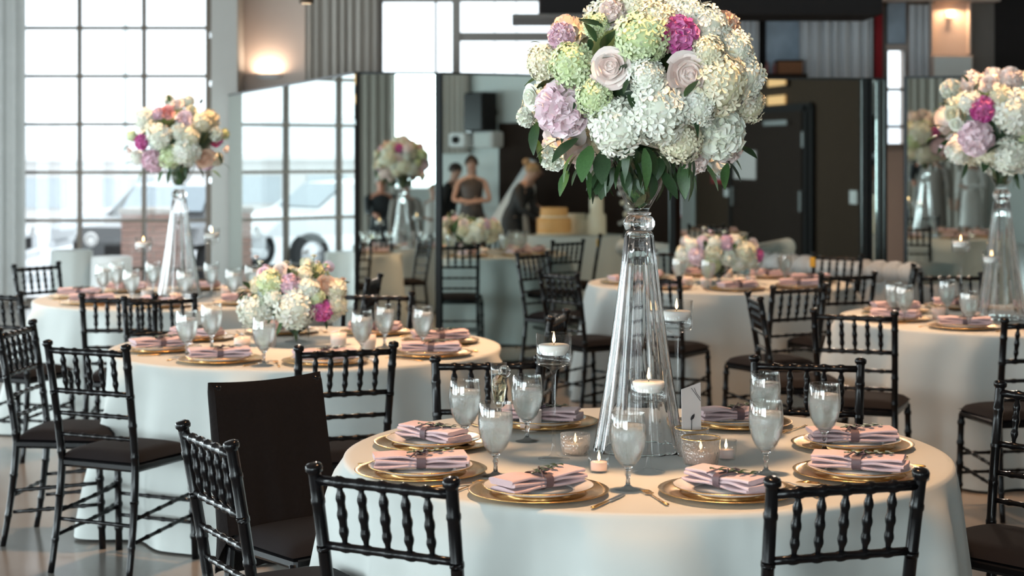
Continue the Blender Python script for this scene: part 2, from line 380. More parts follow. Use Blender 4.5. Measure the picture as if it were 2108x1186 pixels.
# loudspeaker and projector high on the right wall, seen in the mirror
o = thing('loudspeaker', 'black wall loudspeaker seen in the second mirror', 'speaker', (XR-.3, 7.3, 2.3)); put('cabinet', MB().box((0, 0, 0), (.3, .34, .52), ch=.02), DARK, o); put('grille', boxm(-.165, -.15, -.15, .15, -.24, .24), BLACK, o); put('bracket', boxm(.15, .3, -.04, .04, -.04, .04), DARK, o)
o = thing('projector', 'white projector box under the loudspeaker in the mirror', 'projector', (XR-.25, 6.95, 1.93)); put('case', MB().box((0, 0, 0), (.3, .3, .2), ch=.02), WHITE, o); put('lens', MB().lathe([(.05, 0), (.05, .04), (.03, .05), (0, .05)], 16, Matrix.Translation((-.15, 0, 0)) @ Matrix.Rotation(-pi/2, 4, 'Y')), DARK, o); put('bracket', boxm(.1, .25, -.04, .04, -.04, .2), SILVER, o)
o = thing('speaker_box', 'white boxy speaker beside the projector in the mirror', 'speaker', (XR-.2, 7.35, 1.93)); put('case', MB().box((0, 0, 0), (.25, .34, .22), ch=.02), WHITE, o); put('grille', boxm(-.135, -.125, -.13, .13, -.09, .09), WALLG, o)

# curtains
def curtain(name, label, x0, x1, y, z0, z1, m, n, amp, seed, axis='x', taper=0.0):
    rnd = random.Random(seed); ph = [rnd.uniform(0, 6) for _ in range(3)]; L_ = x1-x0
    def fn(u, v):
        d = amp*(sin(2*pi*n*u+ph[0]+.6*sin(2*pi*2.3*u+ph[1]))+.3*sin(2*pi*n*2.1*u+ph[2]))
        x = x0+L_*u+taper*(v-.5)*L_*.0; z = z0+(z1-z0)*v
        return (x, y+d*(1-.25*v), z) if axis == 'x' else (y+d, x, z)
    b = MB().grid(fn, int(n*14), 6)
    b.grid(lambda u, v: (lambda p: (p[0]+(0 if axis == 'x' else .012), p[1]+(.012 if axis == 'x' else 0), p[2]))(fn(u, v)), int(n*14), 6)
    o = thing(name, label, 'curtain'); put('curtain_panel', b, m, o)
    rod = MB().tube([(x0-.04, y, z1+.02), (x1+.04, y, z1+.02)] if axis == 'x' else [(y, x0-.04, z1+.02), (y, x1+.04, z1+.02)], .018, 8)
    put('curtain_rod', rod, FRAMEM, o); return o
curtain('curtain', 'warm grey pleated curtain beside the wall lamp above the mirrors', -2.26, -1.45, YB-.16, .03, 4.3, CURT, 9, .035, 1)
curtain('curtain', 'wide cool grey curtain hanging over the panelled back wall', 3.13, 3.93, YB-.2, .05, 4.3, CURTB, 7.5, .04, 2)
curtain('curtain', 'narrow grey curtain right of the slit window', 4.35, 4.57, YB-.16, .05, 3.28, CURTB, 3, .03, 3)
curtain('curtain', 'deep red narrow hanging beside the wide grey curtain', 3.97, 4.06, YB-.12, .05, 3.28, REDP, 2, .015, 4)
curtain('curtain', 'sheer white curtain at the left end of the gridded window', -6.4, -5.30, YB-.2, .05, 4.3, SHEER, 8, .03, 5)
curtain('curtain', 'grey curtain on the rear wall seen in the mirrors', .2, 1.72, YR+.2, .03, 4.2, CURT, 10, .04, 6)
curtain('curtain', 'pale drape on the right wall seen in the second mirror', 6.2, 6.9, XR-.12, 1.75, 3.4, CURT, 7, .02, 8, axis='y')
curtain('curtain', 'pale grey folding drape at the recess of the dark wall', 2.50, 2.70, YB-.16, 2.0, 3.12, CURTB, 3, .025, 9)
# pictures and boxes of the upper back wall
o = thing('wall_canvas', 'blurry blue-grey canvas on the dark back wall', 'picture', (2.97, YB-.06, 2.95)); put('canvas', boxm(-.18, .18, -.02, .0, -.42, .45), BLUEP, o); put('stretcher_frame', boxm(-.19, .19, .0, .03, -.43, .46), DARK, o)
o = thing('wall_canvas', 'small blue-grey picture above the slit window', 'picture', (4.22, YB-.06, 3.09)); put('canvas', boxm(-.1, .1, -.02, .0, -.23, .22), BLUEP, o); put('stretcher_frame', boxm(-.105, .105, .0, .02, -.235, .225), DARK, o)
o = thing('wooden_crate', 'brown wooden crate on a ledge below the canvas', 'crate', (3.02, YB-.2, 2.52)); put('crate_side', boxm(-.13, .13, -.1, .1, 0, .13), mat('brown_wood', (.22, .09, .035), .6, var=.3, scale=20, stretch=(1, 1, 8)), o); put('lid', boxm(-.14, .14, -.11, .11, .13, .15), BROWN, o)
struct('ledge', boxm(2.72, 3.2, YB-.32, YB-.05, 2.46, 2.52), BROWN)
for x, h in ((2.78, .14), (2.86, .13)):
    tag(put('bottle', MB().lathe([(0, 0), (.022, 0), (.022, h*.6), (.009, h*.78), (.009, h), (0, h)], 12), mat('rose_bottle', (.35, .16, .15), .3), None, (x, YB-.2, 2.52)), 'small rose bottle on the ledge, %s of the pair' % ('taller' if h > .135 else 'shorter'), 'bottle', 'bottles on the wall ledge')
o = thing('light_niche', 'beige alcove lit warmly by its own lamp at upper right', 'niche', (4.78, YB-.08, 2.74)); put('back_board', boxm(-.2, .2, -.0, .05, 0, .56), WALLB, o); put('side_board', boxm(-.22, -.2, -.14, .05, 0, .56), WALLB, o); put('side_board', boxm(.2, .22, -.14, .05, 0, .56), WALLB, o); put('lamp_head', boxm(-.03, .05, -.1, -.02, .40, .47), LAMPC, o)
o = thing('wall_box', 'grey cabinet box under the lit alcove', 'cabinet', (4.78, YB-.18, 2.46)); put('case', MB().box((0, 0, .13), (.44, .24, .26), ch=.01), WALLB, o); put('door', boxm(-.2, .2, -.135, -.12, .02, .24), WALLG, o)
l = area('niche_lamp_light', (4.8, YB-.2, 3.24), (0, 0, 0), .15, .1, 9, (1, .62, .35))
# wall lamp: half bowl washing the wall upwards
o = thing('wall_lamp', 'half-bowl uplighter glowing on the beige wall', 'lamp', (-2.68, YB-.01, 2.50))
put('bowl', MB().add(*(lambda b: (b.v, b.f))(MB().lathe([(.0, -.03), (.08, -.025), (.14, -.005), (.165, .02)], 24, rfun=lambda a, z: 1)), True), WHITE, o, scale=(1, .6, 1), loc=(0, -.0, 0))
put('glowing_rim', MB().lathe([(.0, .012), (.15, .014)], 24), LAMPC, o, scale=(1, .6, 1))
l = area('wall_lamp_light', (-2.68, YB-.09, 2.53), (pi, 0, 0), .24, .08, 8, (1, .74, .54))
# small pendant
o = thing('pendant_lamp', 'small dark cylinder pendant with a warm opening near the top', 'lamp', (-1.43, 12, 2.70))
put('shade', MB().lathe([(.048, 0), (.052, 0), (.052, .16), (.02, .19), (0, .19)], 20), FRAMEM, o); put('bulb', MB().lathe([(0, -.004), (.03, -.002), (.048, .01), (.0, .012)], 16), LAMPC, o)
put('cord', MB().tube([(0, 0, .19), (0, 0, 2.0)], .006, 6), BLACK, o)

# folding mirror screen
def mirror(label, a, b, h, tilt=0.0, edges=(1, 1), e=.04):
    dx, dy = b[0]-a[0], b[1]-a[1]; L_ = sqrt(dx*dx+dy*dy)
    o = thing('mirror_panel', label, 'mirror', (a[0], a[1], 0.0), atan2(dy, dx), 'tall mirror panels across the back of the room')
    o.rotation_euler = (-radians(tilt), 0, atan2(dy, dx))
    put('mirror_glass', boxm(0, L_, .0, .012, .02, h), MIRROR, o)
    put('backing', boxm(0, L_, .0125, .04, .02, h), DARK, o)
    put('top_edge', boxm(0, L_, -.006, .045, h, h+.018), MFRAME, o); put('bottom_edge', boxm(0, L_, -.006, .045, .0, .02), MFRAME, o)
    if edges[0]: put('side_edge', boxm(0, e, -.012, .05, .0, h+.018), MFRAME, o)
    if edges[1]: put('side_edge', boxm(L_-e, L_, -.012, .05, .0, h+.018), MFRAME, o)
    return o
MH = 2.27
mirror('tall mirror panel turned to the gridded window, slanting top edge', (-3.04, 18.5), (-1.215, 13.3), 2.27, 0, (0, 0))
mirror('narrow mirror panel reflecting a curtain, a window and a tall bouquet', (-1.20, 13.3), (-.55, 13.37), MH, 1.0, (0, 1), .045)
mirror('wide mirror panel reflecting the guests, behind the nearest bouquet', (-.535, 13.385), (1.348, 14.262), MH, .3, (0, 1), .05)
mirror('mirror panel reflecting the dark brown exit door', (1.40, 14.262), (2.97, 14.41), MH, 0, (0, 1), .05)
mirror('narrow angled mirror strip beside the slit of daylight', (2.985, 14.405), (3.135, 14.43), MH, 0, (1, 1), .025)
mirror('mirror panel at far right reflecting a vase and curtain', (3.21, 14.13), (4.9, 13.80), MH, 0, (1, 0), .03)

# ------------------------------------------------------------------ chiavari chair
def rod(p0, p1, r, rings=(), mid=None, segs=8, tip=None, steps=1):
    """bamboo-turned rod: small bulging rings at the given fractions, optional belly and bend"""
    p0, p1 = Vector(p0), Vector(p1); L_ = (p1-p0).length; ts = [0, 1]
    e = .0045/L_*1.6
    for t in rings: ts += [t-2*e, t-e, t, t+e, t+2*e]
    for k in range(1, steps): ts.append(k/steps)
    ts = sorted(set(max(0, min(1, t)) for t in ts)); rr = []
    for t in ts:
        q = r*(1+(mid or 0)*sin(pi*t)) if mid else r
        if tip: q *= tip+(1-tip)*min(1, min(t, 1-t)/.22)
        for g in rings:
            if abs(t-g) < 1.5*e: q *= 1.30 if abs(t-g) < .5*e else 1.22
        rr.append(q)
    return [p0.lerp(p1, t) for t in ts], rr
def rodmb(*a, segs=8, bend=None, **k):
    pts, rr = rod(*a, **k)
    if bend: pts = [Vector((p.x, p.y+bend(p), p.z)) for p in pts]
    return MB().tube(pts, rr, segs)
def backy(z):            # rake of the back above the seat
    return -.185-.075*max(0, (z-.44)/.475)**1.15 if z > .44 else -.185-.055*((.44-z)/.44)**1.5
def make_chair():
    t = thing('chiavari_chair', 'black chiavari chair', 'chair')
    for s in (-1, 1):
        zs_ = sorted([0, .05, .1, .2, .3, .4, .44, .5, .56, .63, .71, .72, .80, .86, .895]+[q+d for q in (.13, .30, .475, .60, .715, .83) for d in (-.01, -.005, 0, .005, .01)])
        pts = []; rr = []
        for z in zs_:
            pts.append((s*(.178+.012*abs(z-.44)/.475), backy(z), z))
            q = .0155 if z > .3 else .0125+.003*z/.3
            for g in (.13, .30, .475, .60, .715, .83):
                if abs(z-g) < .007: q *= 1.13
            rr.append(q)
        pts += [(s*.190, backy(.9), .899), (s*.190, backy(.905), .903), (s*.190, backy(.91), .912), (s*.190, backy(.915), .919), (s*.190, backy(.92), .922)]
        rr += [.0155, .0205, .0215, .019, .010]
        put('back_post', MB().tube(pts, rr, 10), BLACK, t)
        put('front_leg', rodmb((s*.192, .195, .0), (s*.185, .175, .43), .0145, (.22, .45, .68, .9), segs=10), BLACK, t)
    arc = lambda d: (lambda p: -d*(1-(p.x/.18)**2))
    def rail(name, z, r, rings): put(name, rodmb((-.182, backy(z), z), (.182, backy(z), z), r, rings, segs=8, steps=6), BLACK, t)
    five = [(k+1)/6 for k in range(5)]
    rail('top_rail', .882, .0125, five); rail('back_rail', .722, .0105, five)
    rail('lower_rail', .632, .0085, (.17, .34, .5, .66, .83)); rail('lower_rail', .545, .0085, (.17, .34, .5, .66, .83))
    sp = MB().tube(*rod((0, backy(.725), .725), (0, backy(.88), .88), .0082, (.22, .5, .78), mid=.25, tip=.62, steps=6), 8)
    me = sp.mesh('spindle')
    for k in five: put('spindle', me, BLACK, t, loc=(-.182+.364*k, 0, 0))
    put('seat_frame', MB().box((0, 0, .432), (.385, .385, .036), ch=.01), BLACK, t)
    def cush(u, v):
        x = (u-.5)*2; y = (v-.5)*2; sx = x*(.188+.012*(y+1)/2); sy = y*.19-.0
        q = max(abs(x), abs(y)); ed = (1-abs(x)**5)*(1-abs(y)**5)
        return (sx*(1-.05*max(0, abs(y)-.8)*abs(x)), sy, .452+.034*min(1, ed*1.25)**.5+.006*(1-x*x)*(1-y*y))
    put('seat_cushion', MB().grid(cush, 14, 14), SEATF, t)
    for z, dz in ((.165, .02), (.255, .02)):
        for s in (-1, 1):
            put('stretcher', rodmb((s*.187, -.195, z-dz), (s*.188, .185, z+dz), .0078, (.2, .4, .6, .8)), BLACK, t)
        put('stretcher', rodmb((-.187, .186, z-.015), (.187, .186, z-.015), .0078, (.2, .4, .6, .8)), BLACK, t)
    put('stretcher', rodmb((-.184, -.205, .21), (.184, -.205, .21), .0078, (.2, .4, .6, .8)), BLACK, t)
    return t
chair = Proto(make_chair())
def place(c, f, label, group, back=True):
    f = Vector(f).normalized(); o = Vector(c)+f*.26 if back else Vector(c)
    return chair((o.x, o.y, 0), heading(f.x, f.y), label, group)
G1, G2, G3, G4, G5 = ('chairs around the nearest table', 'chairs around the middle left table', 'chairs around the window table', 'chairs around the right-hand table', 'chairs around the far table')
place((.775, 3.98), (-.29, .957), 'black chiavari chair, back to us, at the front right of the nearest table', G1)
place((-.305, 4.01), (.48, .877), 'black chiavari chair, back to us, at the front left of the nearest table', G1)
place((-.815, 4.59), (.87, .494), 'black chiavari chair seen edge-on in front of the draped chair', G1)
cdrape = place((-.80, 5.60), (.66, -.75), 'black chiavari chair whose back wears a black drape', G1)
place((-.09, 6.29), (.10, -1), 'black chiavari chair behind the goblets on the nearest table far side', G1)
place((1.07, 6.25), (-.22, -.97), 'black chiavari chair behind the number card of the nearest table', G1)
place((1.71, 5.45), (-.75, -.66), 'black chiavari chair cut by the frame edge at lower right', G1)
place((-.64, 6.68), (-.36, .93), 'black chiavari chair, back to us, behind the draped chair', G2)
place((-1.66, 6.72), (.42, .908), 'black chiavari chair standing whole on the floor left of the middle left table', G2)
place((-2.15, 7.47), (.985, -.1), 'black chiavari chair seen from the side at the far left edge', G2)
place((-1.84, 9.0), (.5, -.866), 'black chiavari chair on the far side of the middle left table', G2)
place((-.72, 9.25), (-.2, -.98), 'black chiavari chair behind the goblets of the middle left table', G2)
place((.22, 8.0), (-.975, .22), 'black chiavari chair seen edge-on behind a floating candle holder', G2)
place((-2.07, 9.07), (-.06, 1), 'black chiavari chair, back to us, before the window table', G3)
place((-2.80, 9.28), (.4, .92), 'black chiavari chair cut by the left frame edge at the window table', G3)
place((-3.2, 11.6), (.82, -.55), 'black chiavari chair against the bright gridded window', G3)
place((-.83, 10.4), (-1, .12), 'black chiavari chair seen edge-on before the narrow mirror', G3)
place((.29, 10.84), (.8, .6), 'black chiavari chair left of the tall glass vase, pulled out from the far table', G5)
place((.84, 10.45), (.5, .866), 'black chiavari chair seen through the tall glass vase', G5)
place((1.62, 9.70), (-.5, .866), 'black chiavari chair turned aside right of the far table', G5)
place((2.09, 10.72), (-.34, .94), 'black chiavari chair, back to us, before the white tufted sofa', G5)
ctag = place((2.40, 12.7), (-.6, -.8), 'black chiavari chair with a yellow tag on its back', G5)
place((.15, 12.9), (.8, -.6), 'black chiavari chair close to the wide mirror behind the far table', G5)
place((1.28, 13.2), (.1, -1), 'black chiavari chair between the far table and the mirrors', G5)
place((1.27, 9.06), (1, .03), 'black chiavari chair seen exactly edge-on left of the right-hand table', G4)
place((1.61, 8.12), (.36, .93), 'black chiavari chair, back to us, at the left of the right-hand table', G4)
place((2.39, 7.75), (-.2, .98), 'black chiavari chair cut by the right frame edge at the right-hand table', G4)
place((2.65, 11.35), (-1, .2), 'black chiavari chair seen edge-on behind the right-hand table', G4)
place((2.72, 10.7), (0, -1), 'black chiavari chair on the far side of the right-hand table', G4)
tg = put('tag', MB().box((.19, backy(.86)+.02, .85), (.045, .012, .075), ch=.004), YELLOW, ctag); tg['label'] = 'yellow tag on the post'
# black drape hung over the back of one chair (it could be lifted off)
def drape():
    b = MB(); rnd = random.Random(3)
    hw = lambda z: .206+.012*max(0, (.9-z))*.6
    def sheet(side):
        zb_ = .46 if side > 0 else .33
        def fn(u, v):
            x = (u-.5)*2; z = .933-(.933-zb_)*v
            y0 = backy(min(z, .92)); off = (.022+.018*v*v+.006*sin(7*x+3*v)*v+.004*sin(15*x+1)*v)*side
            if v < .06: off *= sqrt(max(0, v/.06)); z = .933-(.933-zb_)*v*.9
            sag = .010*(1-x*x)*(1-v)
            return (x*hw(z), y0+off, z-sag+.006*sin(9*x)*(1 if v > .95 else 0))
        return fn
    b.grid(sheet(1), 26, 22); b.grid(sheet(-1), 26, 22)
    for s in (-1, 1):
        def side(u, v, s=s):
            zb_ = .46+(.33-.46)*u; z = .933-(.933-zb_)*v; y0 = backy(min(z, .92)); o_ = (.022+.018*v*v)*(1-2*u)
            if v < .06: o_ *= sqrt(max(0, v/.06))
            return (s*(hw(z)+.01*sin(pi*u)), y0+o_, z)
        b.grid(side, 6, 20)
    return b
o = tag(put('chair_drape', drape(), DRAPE, None), 'black cloth drape hanging over a chair back left of the nearest table', 'drape')
o.location = cdrape.location; o.rotation_euler = cdrape.rotation_euler

# ------------------------------------------------------------------ tables and cloths
TB = {1: (.40, 5.19), 2: (-.957, 8.03), 3: (-2.05, 10.73), 4: (2.69, 9.37), 5: (1.43, 11.92)}
TNAME = {1: 'nearest table', 2: 'middle left table', 3: 'window table', 4: 'right-hand table', 5: 'far table'}
TZ = .76
def make_table():
    t = thing('round_table', 'round folding table', 'table')
    put('tabletop', MB().lathe([(0, .72), (.885, .72), (.89, .725), (.89, .745), (.885, .75), (0, .75)], 48, smooth=False), GREYP, t)
    for k in range(4):
        a = pi/4+k*pi/2; put('leg', MB().tube([(.5*cos(a), .5*sin(a), 0), (.45*cos(a), .45*sin(a), .72)], .016, 8), DARK, t)
    return t
table = Proto(make_table())
def cloth_mb(seed, flare=.10):
    rnd = random.Random(seed); n = 216
    ks = [(rnd.choice((7, 8, 9)), rnd.uniform(0, 6.28), .55), (rnd.choice((12, 13, 14)), rnd.uniform(0, 6.28), .45), (rnd.choice((4, 5)), rnd.uniform(0, 6.28), .35), (23, rnd.uniform(0, 6.28), .15)]
    def wave(a):
        q = sum(w_*cos(k*a+p+.5*sin(2*a+p)) for k, p, w_ in ks)
        return q
    b = MB(); vs = [(0, 0, TZ)]; rings = []
    rad = [.25, .5, .7, .82, .88, .896]
    for r in rad: rings.append([(r*cos(2*pi*k/n), r*sin(2*pi*k/n), TZ+.0012*sin(3*r*9+seed)*cos(2*2*pi*k/n)) for k in range(n)])
    rings.append([(.9035*cos(2*pi*k/n), .9035*sin(2*pi*k/n), TZ-.004) for k in range(n)])
    rings.append([(.907*cos(2*pi*k/n), .907*sin(2*pi*k/n), TZ-.014) for k in range(n)])
    M_ = 22
    for j in range(1, M_+1):
        v = j/M_; row = []
        for k in range(n):
            a = 2*pi*k/n; q = wave(a+.05*sin(4*v+a*3)); sharp = q if q > 0 else q*.7
            amp = .068*(1-math.exp(-v/.06))+.15*v
            r = .907+flare*v*.8+amp*sharp*.6
            z = TZ-.014-(TZ-.022)*v
            row.append((r*cos(a), r*sin(a), max(.006, z+.012*(1-cos(3*a+seed))*v*.3)))
        rings.append(row)
    fs = []
    for ring in rings: vs += ring
    for k in range(n): fs.append((0, 1+k, 1+(k+1) % n))
    for i in range(len(rings)-1):
        o_ = 1+i*n
        for k in range(n): k2 = (k+1) % n; fs.append((o_+k, o_+n+k, o_+n+k2, o_+k2))
    return b.add(vs, fs)
CL = {1: 'ivory tablecloth of the nearest table, hanging in soft folds', 2: 'ivory tablecloth on the table with the low bouquet at left',
      3: 'ivory tablecloth of the table by the gridded window', 4: 'ivory tablecloth of the table cut by the right frame edge', 5: 'ivory tablecloth of the far table before the mirrors'}
for i, (x, y) in TB.items():
    table((x, y, 0), .3*i, 'round table hidden under the cloth of the %s' % TNAME[i], 'round tables under their cloths')
    o = tag(put('tablecloth', cloth_mb(10+i), LINEN, None, (x, y, 0)), CL[i], 'tablecloth', 'tablecloths')

# ------------------------------------------------------------------ tableware prototypes
def make_charger():
    t = thing('charger_plate', 'gold charger', 'charger')
    put('charger_disc', MB().lathe([(0, .003), (.125, .003), (.132, .005), (.170, .012), (.184, .0155), (.186, .0145), (.184, .012), (.132, .001), (.125, 0), (0, 0)], 56), GOLD, t)
    return t
def make_plate():
    t = thing('dinner_plate', 'white plate', 'plate')
    put('plate_disc', MB().lathe([(0, .005), (.09, .005), (.098, .007), (.143, .018), (.1465, .0185), (.147, .017), (.10, .001), (.09, 0), (0, 0)], 56), CHINA, t)
    r = put('gold_rim', MB().lathe([(.1445, .0187), (.1465, .0193), (.1482, .0182), (.147, .0165)], 56), GOLD, t); r['label'] = 'thin gold line round the rim'
    return t
def make_napkin():
    t = thing('folded_napkin', 'pink napkin', 'napkin')
    b = MB(); rnd = random.Random(5); L_ = .255
    for (z, w_, h, sx, sh) in ((.008, .098, .011, 0, .0), (.021, .094, .011, .004, .004), (.033, .086, .010, -.004, .002)):
        def fn(u, v, z=z, w_=w_, h=h, sx=sx, sh=sh):
            a = 2*pi*v; c_, s_ = cos(a), sin(a); x = (u-.5)*(L_+sh)
            pin = 1-.13*math.exp(-(x/.03)**2); pinz = 1-.18*math.exp(-(x/.03)**2)
            yy = w_/2*pin*math.copysign(abs(c_)**.45, c_); zz = h/2*math.copysign(abs(s_)**.6, s_)
            wav = .0022*sin(38*x+z*300)+.0015*sin(70*yy)
            ends = 1+.25*(abs(u-.5)*2)**4
            return (x+sx+.004*sin(50*yy+z*100)*(abs(u-.5) > .45), yy+.003*sin(17*x+z*90), (z+wav)*pinz+zz*ends)
        n0 = len(b.v); b.grid(fn, 22, 20)
        for u in (0, 1):
            pts = [fn(u, v/20) for v in range(20)]; b.add(pts, [tuple(range(20)) if u else tuple(range(20))[::-1]])
    put('napkin_fold', b, NAPK, t)
    rb = MB()
    def band(u, v):
        a = 2*pi*v; c_, s_ = cos(a), sin(a)
        return ((u-.5)*.026, .0455*math.copysign(abs(c_)**.5, c_), .0185+.0205*math.copysign(abs(s_)**.6, s_))
    rb.grid(band, 2, 24)
    rb.tube([(0, 0, .039), (.02, .012, .046), (.045, .014, .041), (.06, .02, .040)], .0025, 5); rb.tube([(0, 0, .039), (-.012, -.02, .047), (-.02, -.035, .042), (-.03, -.05, .036)], .0025, 5)
    for s in (-1, 1): rb.tube([(0, 0, .040), (.012, .012*s, .05), (.02, .022*s, .046), (.008, .01*s, .041), (0, 0, .040)], .0022, 5)
    put('ribbon_band', rb, RIBB, t)
    sp = MB(); sp.tube([(-.04, -.02, .043), (0, -.005, .045), (.05, .012, .043), (.085, .02, .046)], .0013, 5)
    for k in range(9):
        u = k/8; p = Vector((-.035+.12*u, -.018+.038*u, .046)); a = (1.0 if k % 2 else -1.2)+.3*sin(k*3)
        leaf_into(sp, .026-.006*abs(u-.5), .010, Matrix.Translation(p) @ Matrix.Rotation(a, 4, 'Z') @ Matrix.Rotation(-.25, 4, 'Y'))
    put('leaf_sprig', sp, LEAF, t)
    return t
def leaf_into(b, L_, w_, M, curl=.25):
    def fn(u, v):
        x = L_*u; wd = w_*sin(pi*min(1, u*.94+.04))**.8*(1-.25*u); y = (v-.5)*2*wd
        return (x, y, -curl*L_*u*u+.18*abs(y))
    b.grid(fn, 5, 2, M)
def make_fork():
    t = thing('fork', 'gold fork', 'fork'); b = MB()
    b.tube([(0, -.10, .003), (0, -.06, .003), (0, 0, .004), (0, .035, .006)], [.0055, .004, .0026, .003], 8, flat=.45)
    b.box((0, .045, .006), (.022, .022, .0025), ch=.0008)
    for k in range(4): b.tube([(-.0095+.0063*k, .054, .0062), (-.0095+.0063*k, .075, .006), (-.0092+.0061*k, .096, .0035)], [.0018, .0016, .0008], 6)
    put('fork_body', b, GOLD, t); return t
def make_knife():
    t = thing('knife', 'gold knife', 'knife')
    put('handle', MB().tube([(0, -.115, .004), (0, -.11, .004), (0, -.03, .004), (0, -.015, .004)], [.003, .0062, .005, .004], 8, flat=.55), GOLD, t)
    bl = MB(); pr = [(-.004, -.015), (.008, -.01), (.0095, .05), (.006, .085), (-.002, .1), (-.0045, .06)]
    bl.add([(x, y, .003) for x, y in pr]+[(x, y, .0048) for x, y in pr], [tuple(range(6))[::-1], tuple(range(6, 12))]+[(k, (k+1) % 6, 6+(k+1) % 6, 6+k) for k in range(6)], False)
    put('blade', bl, SILVER, t); return t
def make_goblet():
    t = thing('water_goblet', 'goblet', 'goblet')
    put('stem_and_foot', MB().lathe([(0, 0), (.036, 0), (.0365, .002), (.014, .006), (.0062, .014), (.0052, .034), (.0088, .041), (.0056, .048), (.0085, .056), (.0155, .0625), (0, .0632)], 32), GLASS, t)
    out = [(.0157, .0628), (.0175, .064), (.032, .082), (.0425, .106), (.0485, .134), (.0492, .158), (.0470, .186), (.0450, .205), (.0442, .2062)]
    inn = [(.0434, .205), (.0454, .186), (.0476, .158), (.0469, .134), (.0409, .106), (.0303, .083), (.0155, .0665), (0, .0635)]
    put('glass_bowl', MB().lathe(out+inn, 40), GOBG, t)
    wt = [(0, .0637), (.0153, .0668), (.0301, .0833), (.0407, .1062), (.0467, .134), (.0474, .158), (.0462, .1735), (.0450, .1728), (0, .1722)]
    put('water', MB().lathe(wt, 36), WATER, t)
    return t
def make_flute():
    t = thing('champagne_flute', 'flute', 'glass')
    put('glass_bowl', MB().lathe([(0, 0), (.031, 0), (.031, .002), (.006, .008), (.004, .02), (.004, .075), (.009, .088), (.019, .11), (.025, .15), (.026, .21), (.0255, .232), (.0245, .232), (.0246, .21), (.0236, .15), (.0175, .112), (.007, .092), (0, .09)], 32), GOBG, t)
    put('sparkling_wine', MB().lathe([(0, .0903), (.0068, .0922), (.0172, .1122), (.0233, .15), (.0243, .195), (0, .1945)], 28), mat('pale_wine', (.95, .86, .62), 0, trans=1, ior=1.33, var=0), t)
    return t
def make_pillar(h, key):
    t = thing('floating_candle_holder', 'holder', 'candle holder')
    r = .052; z0 = h-.093
    prof = [(0, 0), (.046, 0), (.0465, .003), (.02, .007), (.008, .016), (.0058, .05), (.0056, z0-.03), (.011, z0-.014), (.03, z0-.004), (.047, z0), (r, z0+.008), (r, h), (r-.0025, h), (r-.0025, z0+.010), (.045, z0+.004), (0, z0+.003)]
    put('glass_stand', MB().lathe(prof, 40), THING, t)
    put('water', MB().lathe([(0, z0+.0035), (.0448, z0+.0045), (r-.0028, z0+.0104), (r-.0028, z0+.042), (0, z0+.042)], 36), THING, t)
    c_ = put('candle', MB().lathe([(0, z0+.030), (.034, z0+.030), (.044, z0+.045), (.0455, z0+.058), (.042, z0+.0605), (.012, z0+.059), (0, z0+.058)], 32), WAX, t)
    put('wick', MB().tube([(0, 0, z0+.058), (.001, 0, z0+.068)], .001, 5), INK, c_)
    put('flame', MB().lathe([(0, z0+.064), (.0042, z0+.070), (.0048, z0+.076), (.0026, z0+.088), (0, z0+.099)], 12), FLAME, c_)
    return t
def make_votive(r, h, glassm, waxm, rim=False, name='votive_candle'):
    t = thing(name, 'votive', 'candle')
    put('glass_cup', MB().lathe([(0, 0), (r*.82, 0), (r*.9, .004), (r, h*.5), (r*1.02, h), (r*.97, h), (r*.94, h*.5), (r*.84, .007), (0, .006)], 32), glassm, t)
    c_ = put('candle', MB().lathe([(0, .0065), (r*.74, .0065), (r*.76, h*.5), (r*.72, h*.52), (0, h*.51)], 24), waxm, t)
    put('flame', MB().lathe([(0, h*.55), (.004, h*.55+.006), (.0045, h*.55+.011), (.002, h*.55+.022), (0, h*.55+.03)], 12), FLAME, c_)
    if rim: put('gold_rim', MB().lathe([(r*.965, h-.001), (r*.965, h+.002), (r*1.03, h+.002), (r*1.03, h-.001)], 32), GOLD, t)
    return t
charger, plate, napkin, fork, knife = Proto(make_charger()), Proto(make_plate()), Proto(make_napkin()), Proto(make_fork()), Proto(make_knife())
goblet, flute = Proto(make_goblet()), Proto(make_flute())
pressed = Proto(make_votive(.044, .062, CUTG, WAX)); goldvot = Proto(make_votive(.056, .078, CUTG, PWAX, True)); clearvot = Proto(make_votive(.031, .058, THING, PWAX)); frostvot = Proto(make_votive(.036, .066, mat('frosted_votive_glass', (.86, .72, .66), .5, sss=.5), WAX))
pil = {h: Proto(make_pillar(h, k)) for k, h in enumerate((.29, .37, .43))}
def setting(ti, x, y, ang, seat, nap=None, forks=True):
    """one place setting; ang points from the seat to the table centre"""
    tn = TNAME[ti]; dx, dy = cos(ang), sin(ang); r_ = ang-pi/2
    charger((x, y, TZ+.0018), r_, 'gold charger plate at the %s of the %s' % (seat, tn), 'gold chargers on the '+tn)
    plate((x, y, TZ+.0098), r_, 'white gold-rimmed plate at the %s of the %s' % (seat, tn), 'dinner plates on the '+tn)
    napkin((x, y, TZ+.0215), nap if nap is not None else r_+radians(20), 'mauve-pink folded napkin with ribbon at the %s of the %s' % (seat, tn), 'napkins on the '+tn)
    fork((x-dy*.206, y+dx*.206, TZ+.002), r_, 'gold fork at the %s of the %s' % (seat, tn), 'forks on the '+tn)
    knife((x+dy*.206, y-dx*.206, TZ+.002), r_, 'gold-handled knife at the %s of the %s' % (seat, tn), 'knives on the '+tn)
S1 = [(.07, 4.54, 'front left seat', 42), (.57, 4.54, 'front right seat', -56), (-.255, 4.83, 'left front seat', 4), (-.24, 5.30, 'left rear seat', -50),
      (.97, 4.81, 'right front seat', -25), (1.04, 5.27, 'right rear seat', 0), (.10, 5.70, 'rear left seat', -20), (.74, 5.70, 'rear right seat', 15)]
for x, y, seat, na in S1: setting(1, x, y, atan2(5.19-y, .40-x), seat, radians(na))
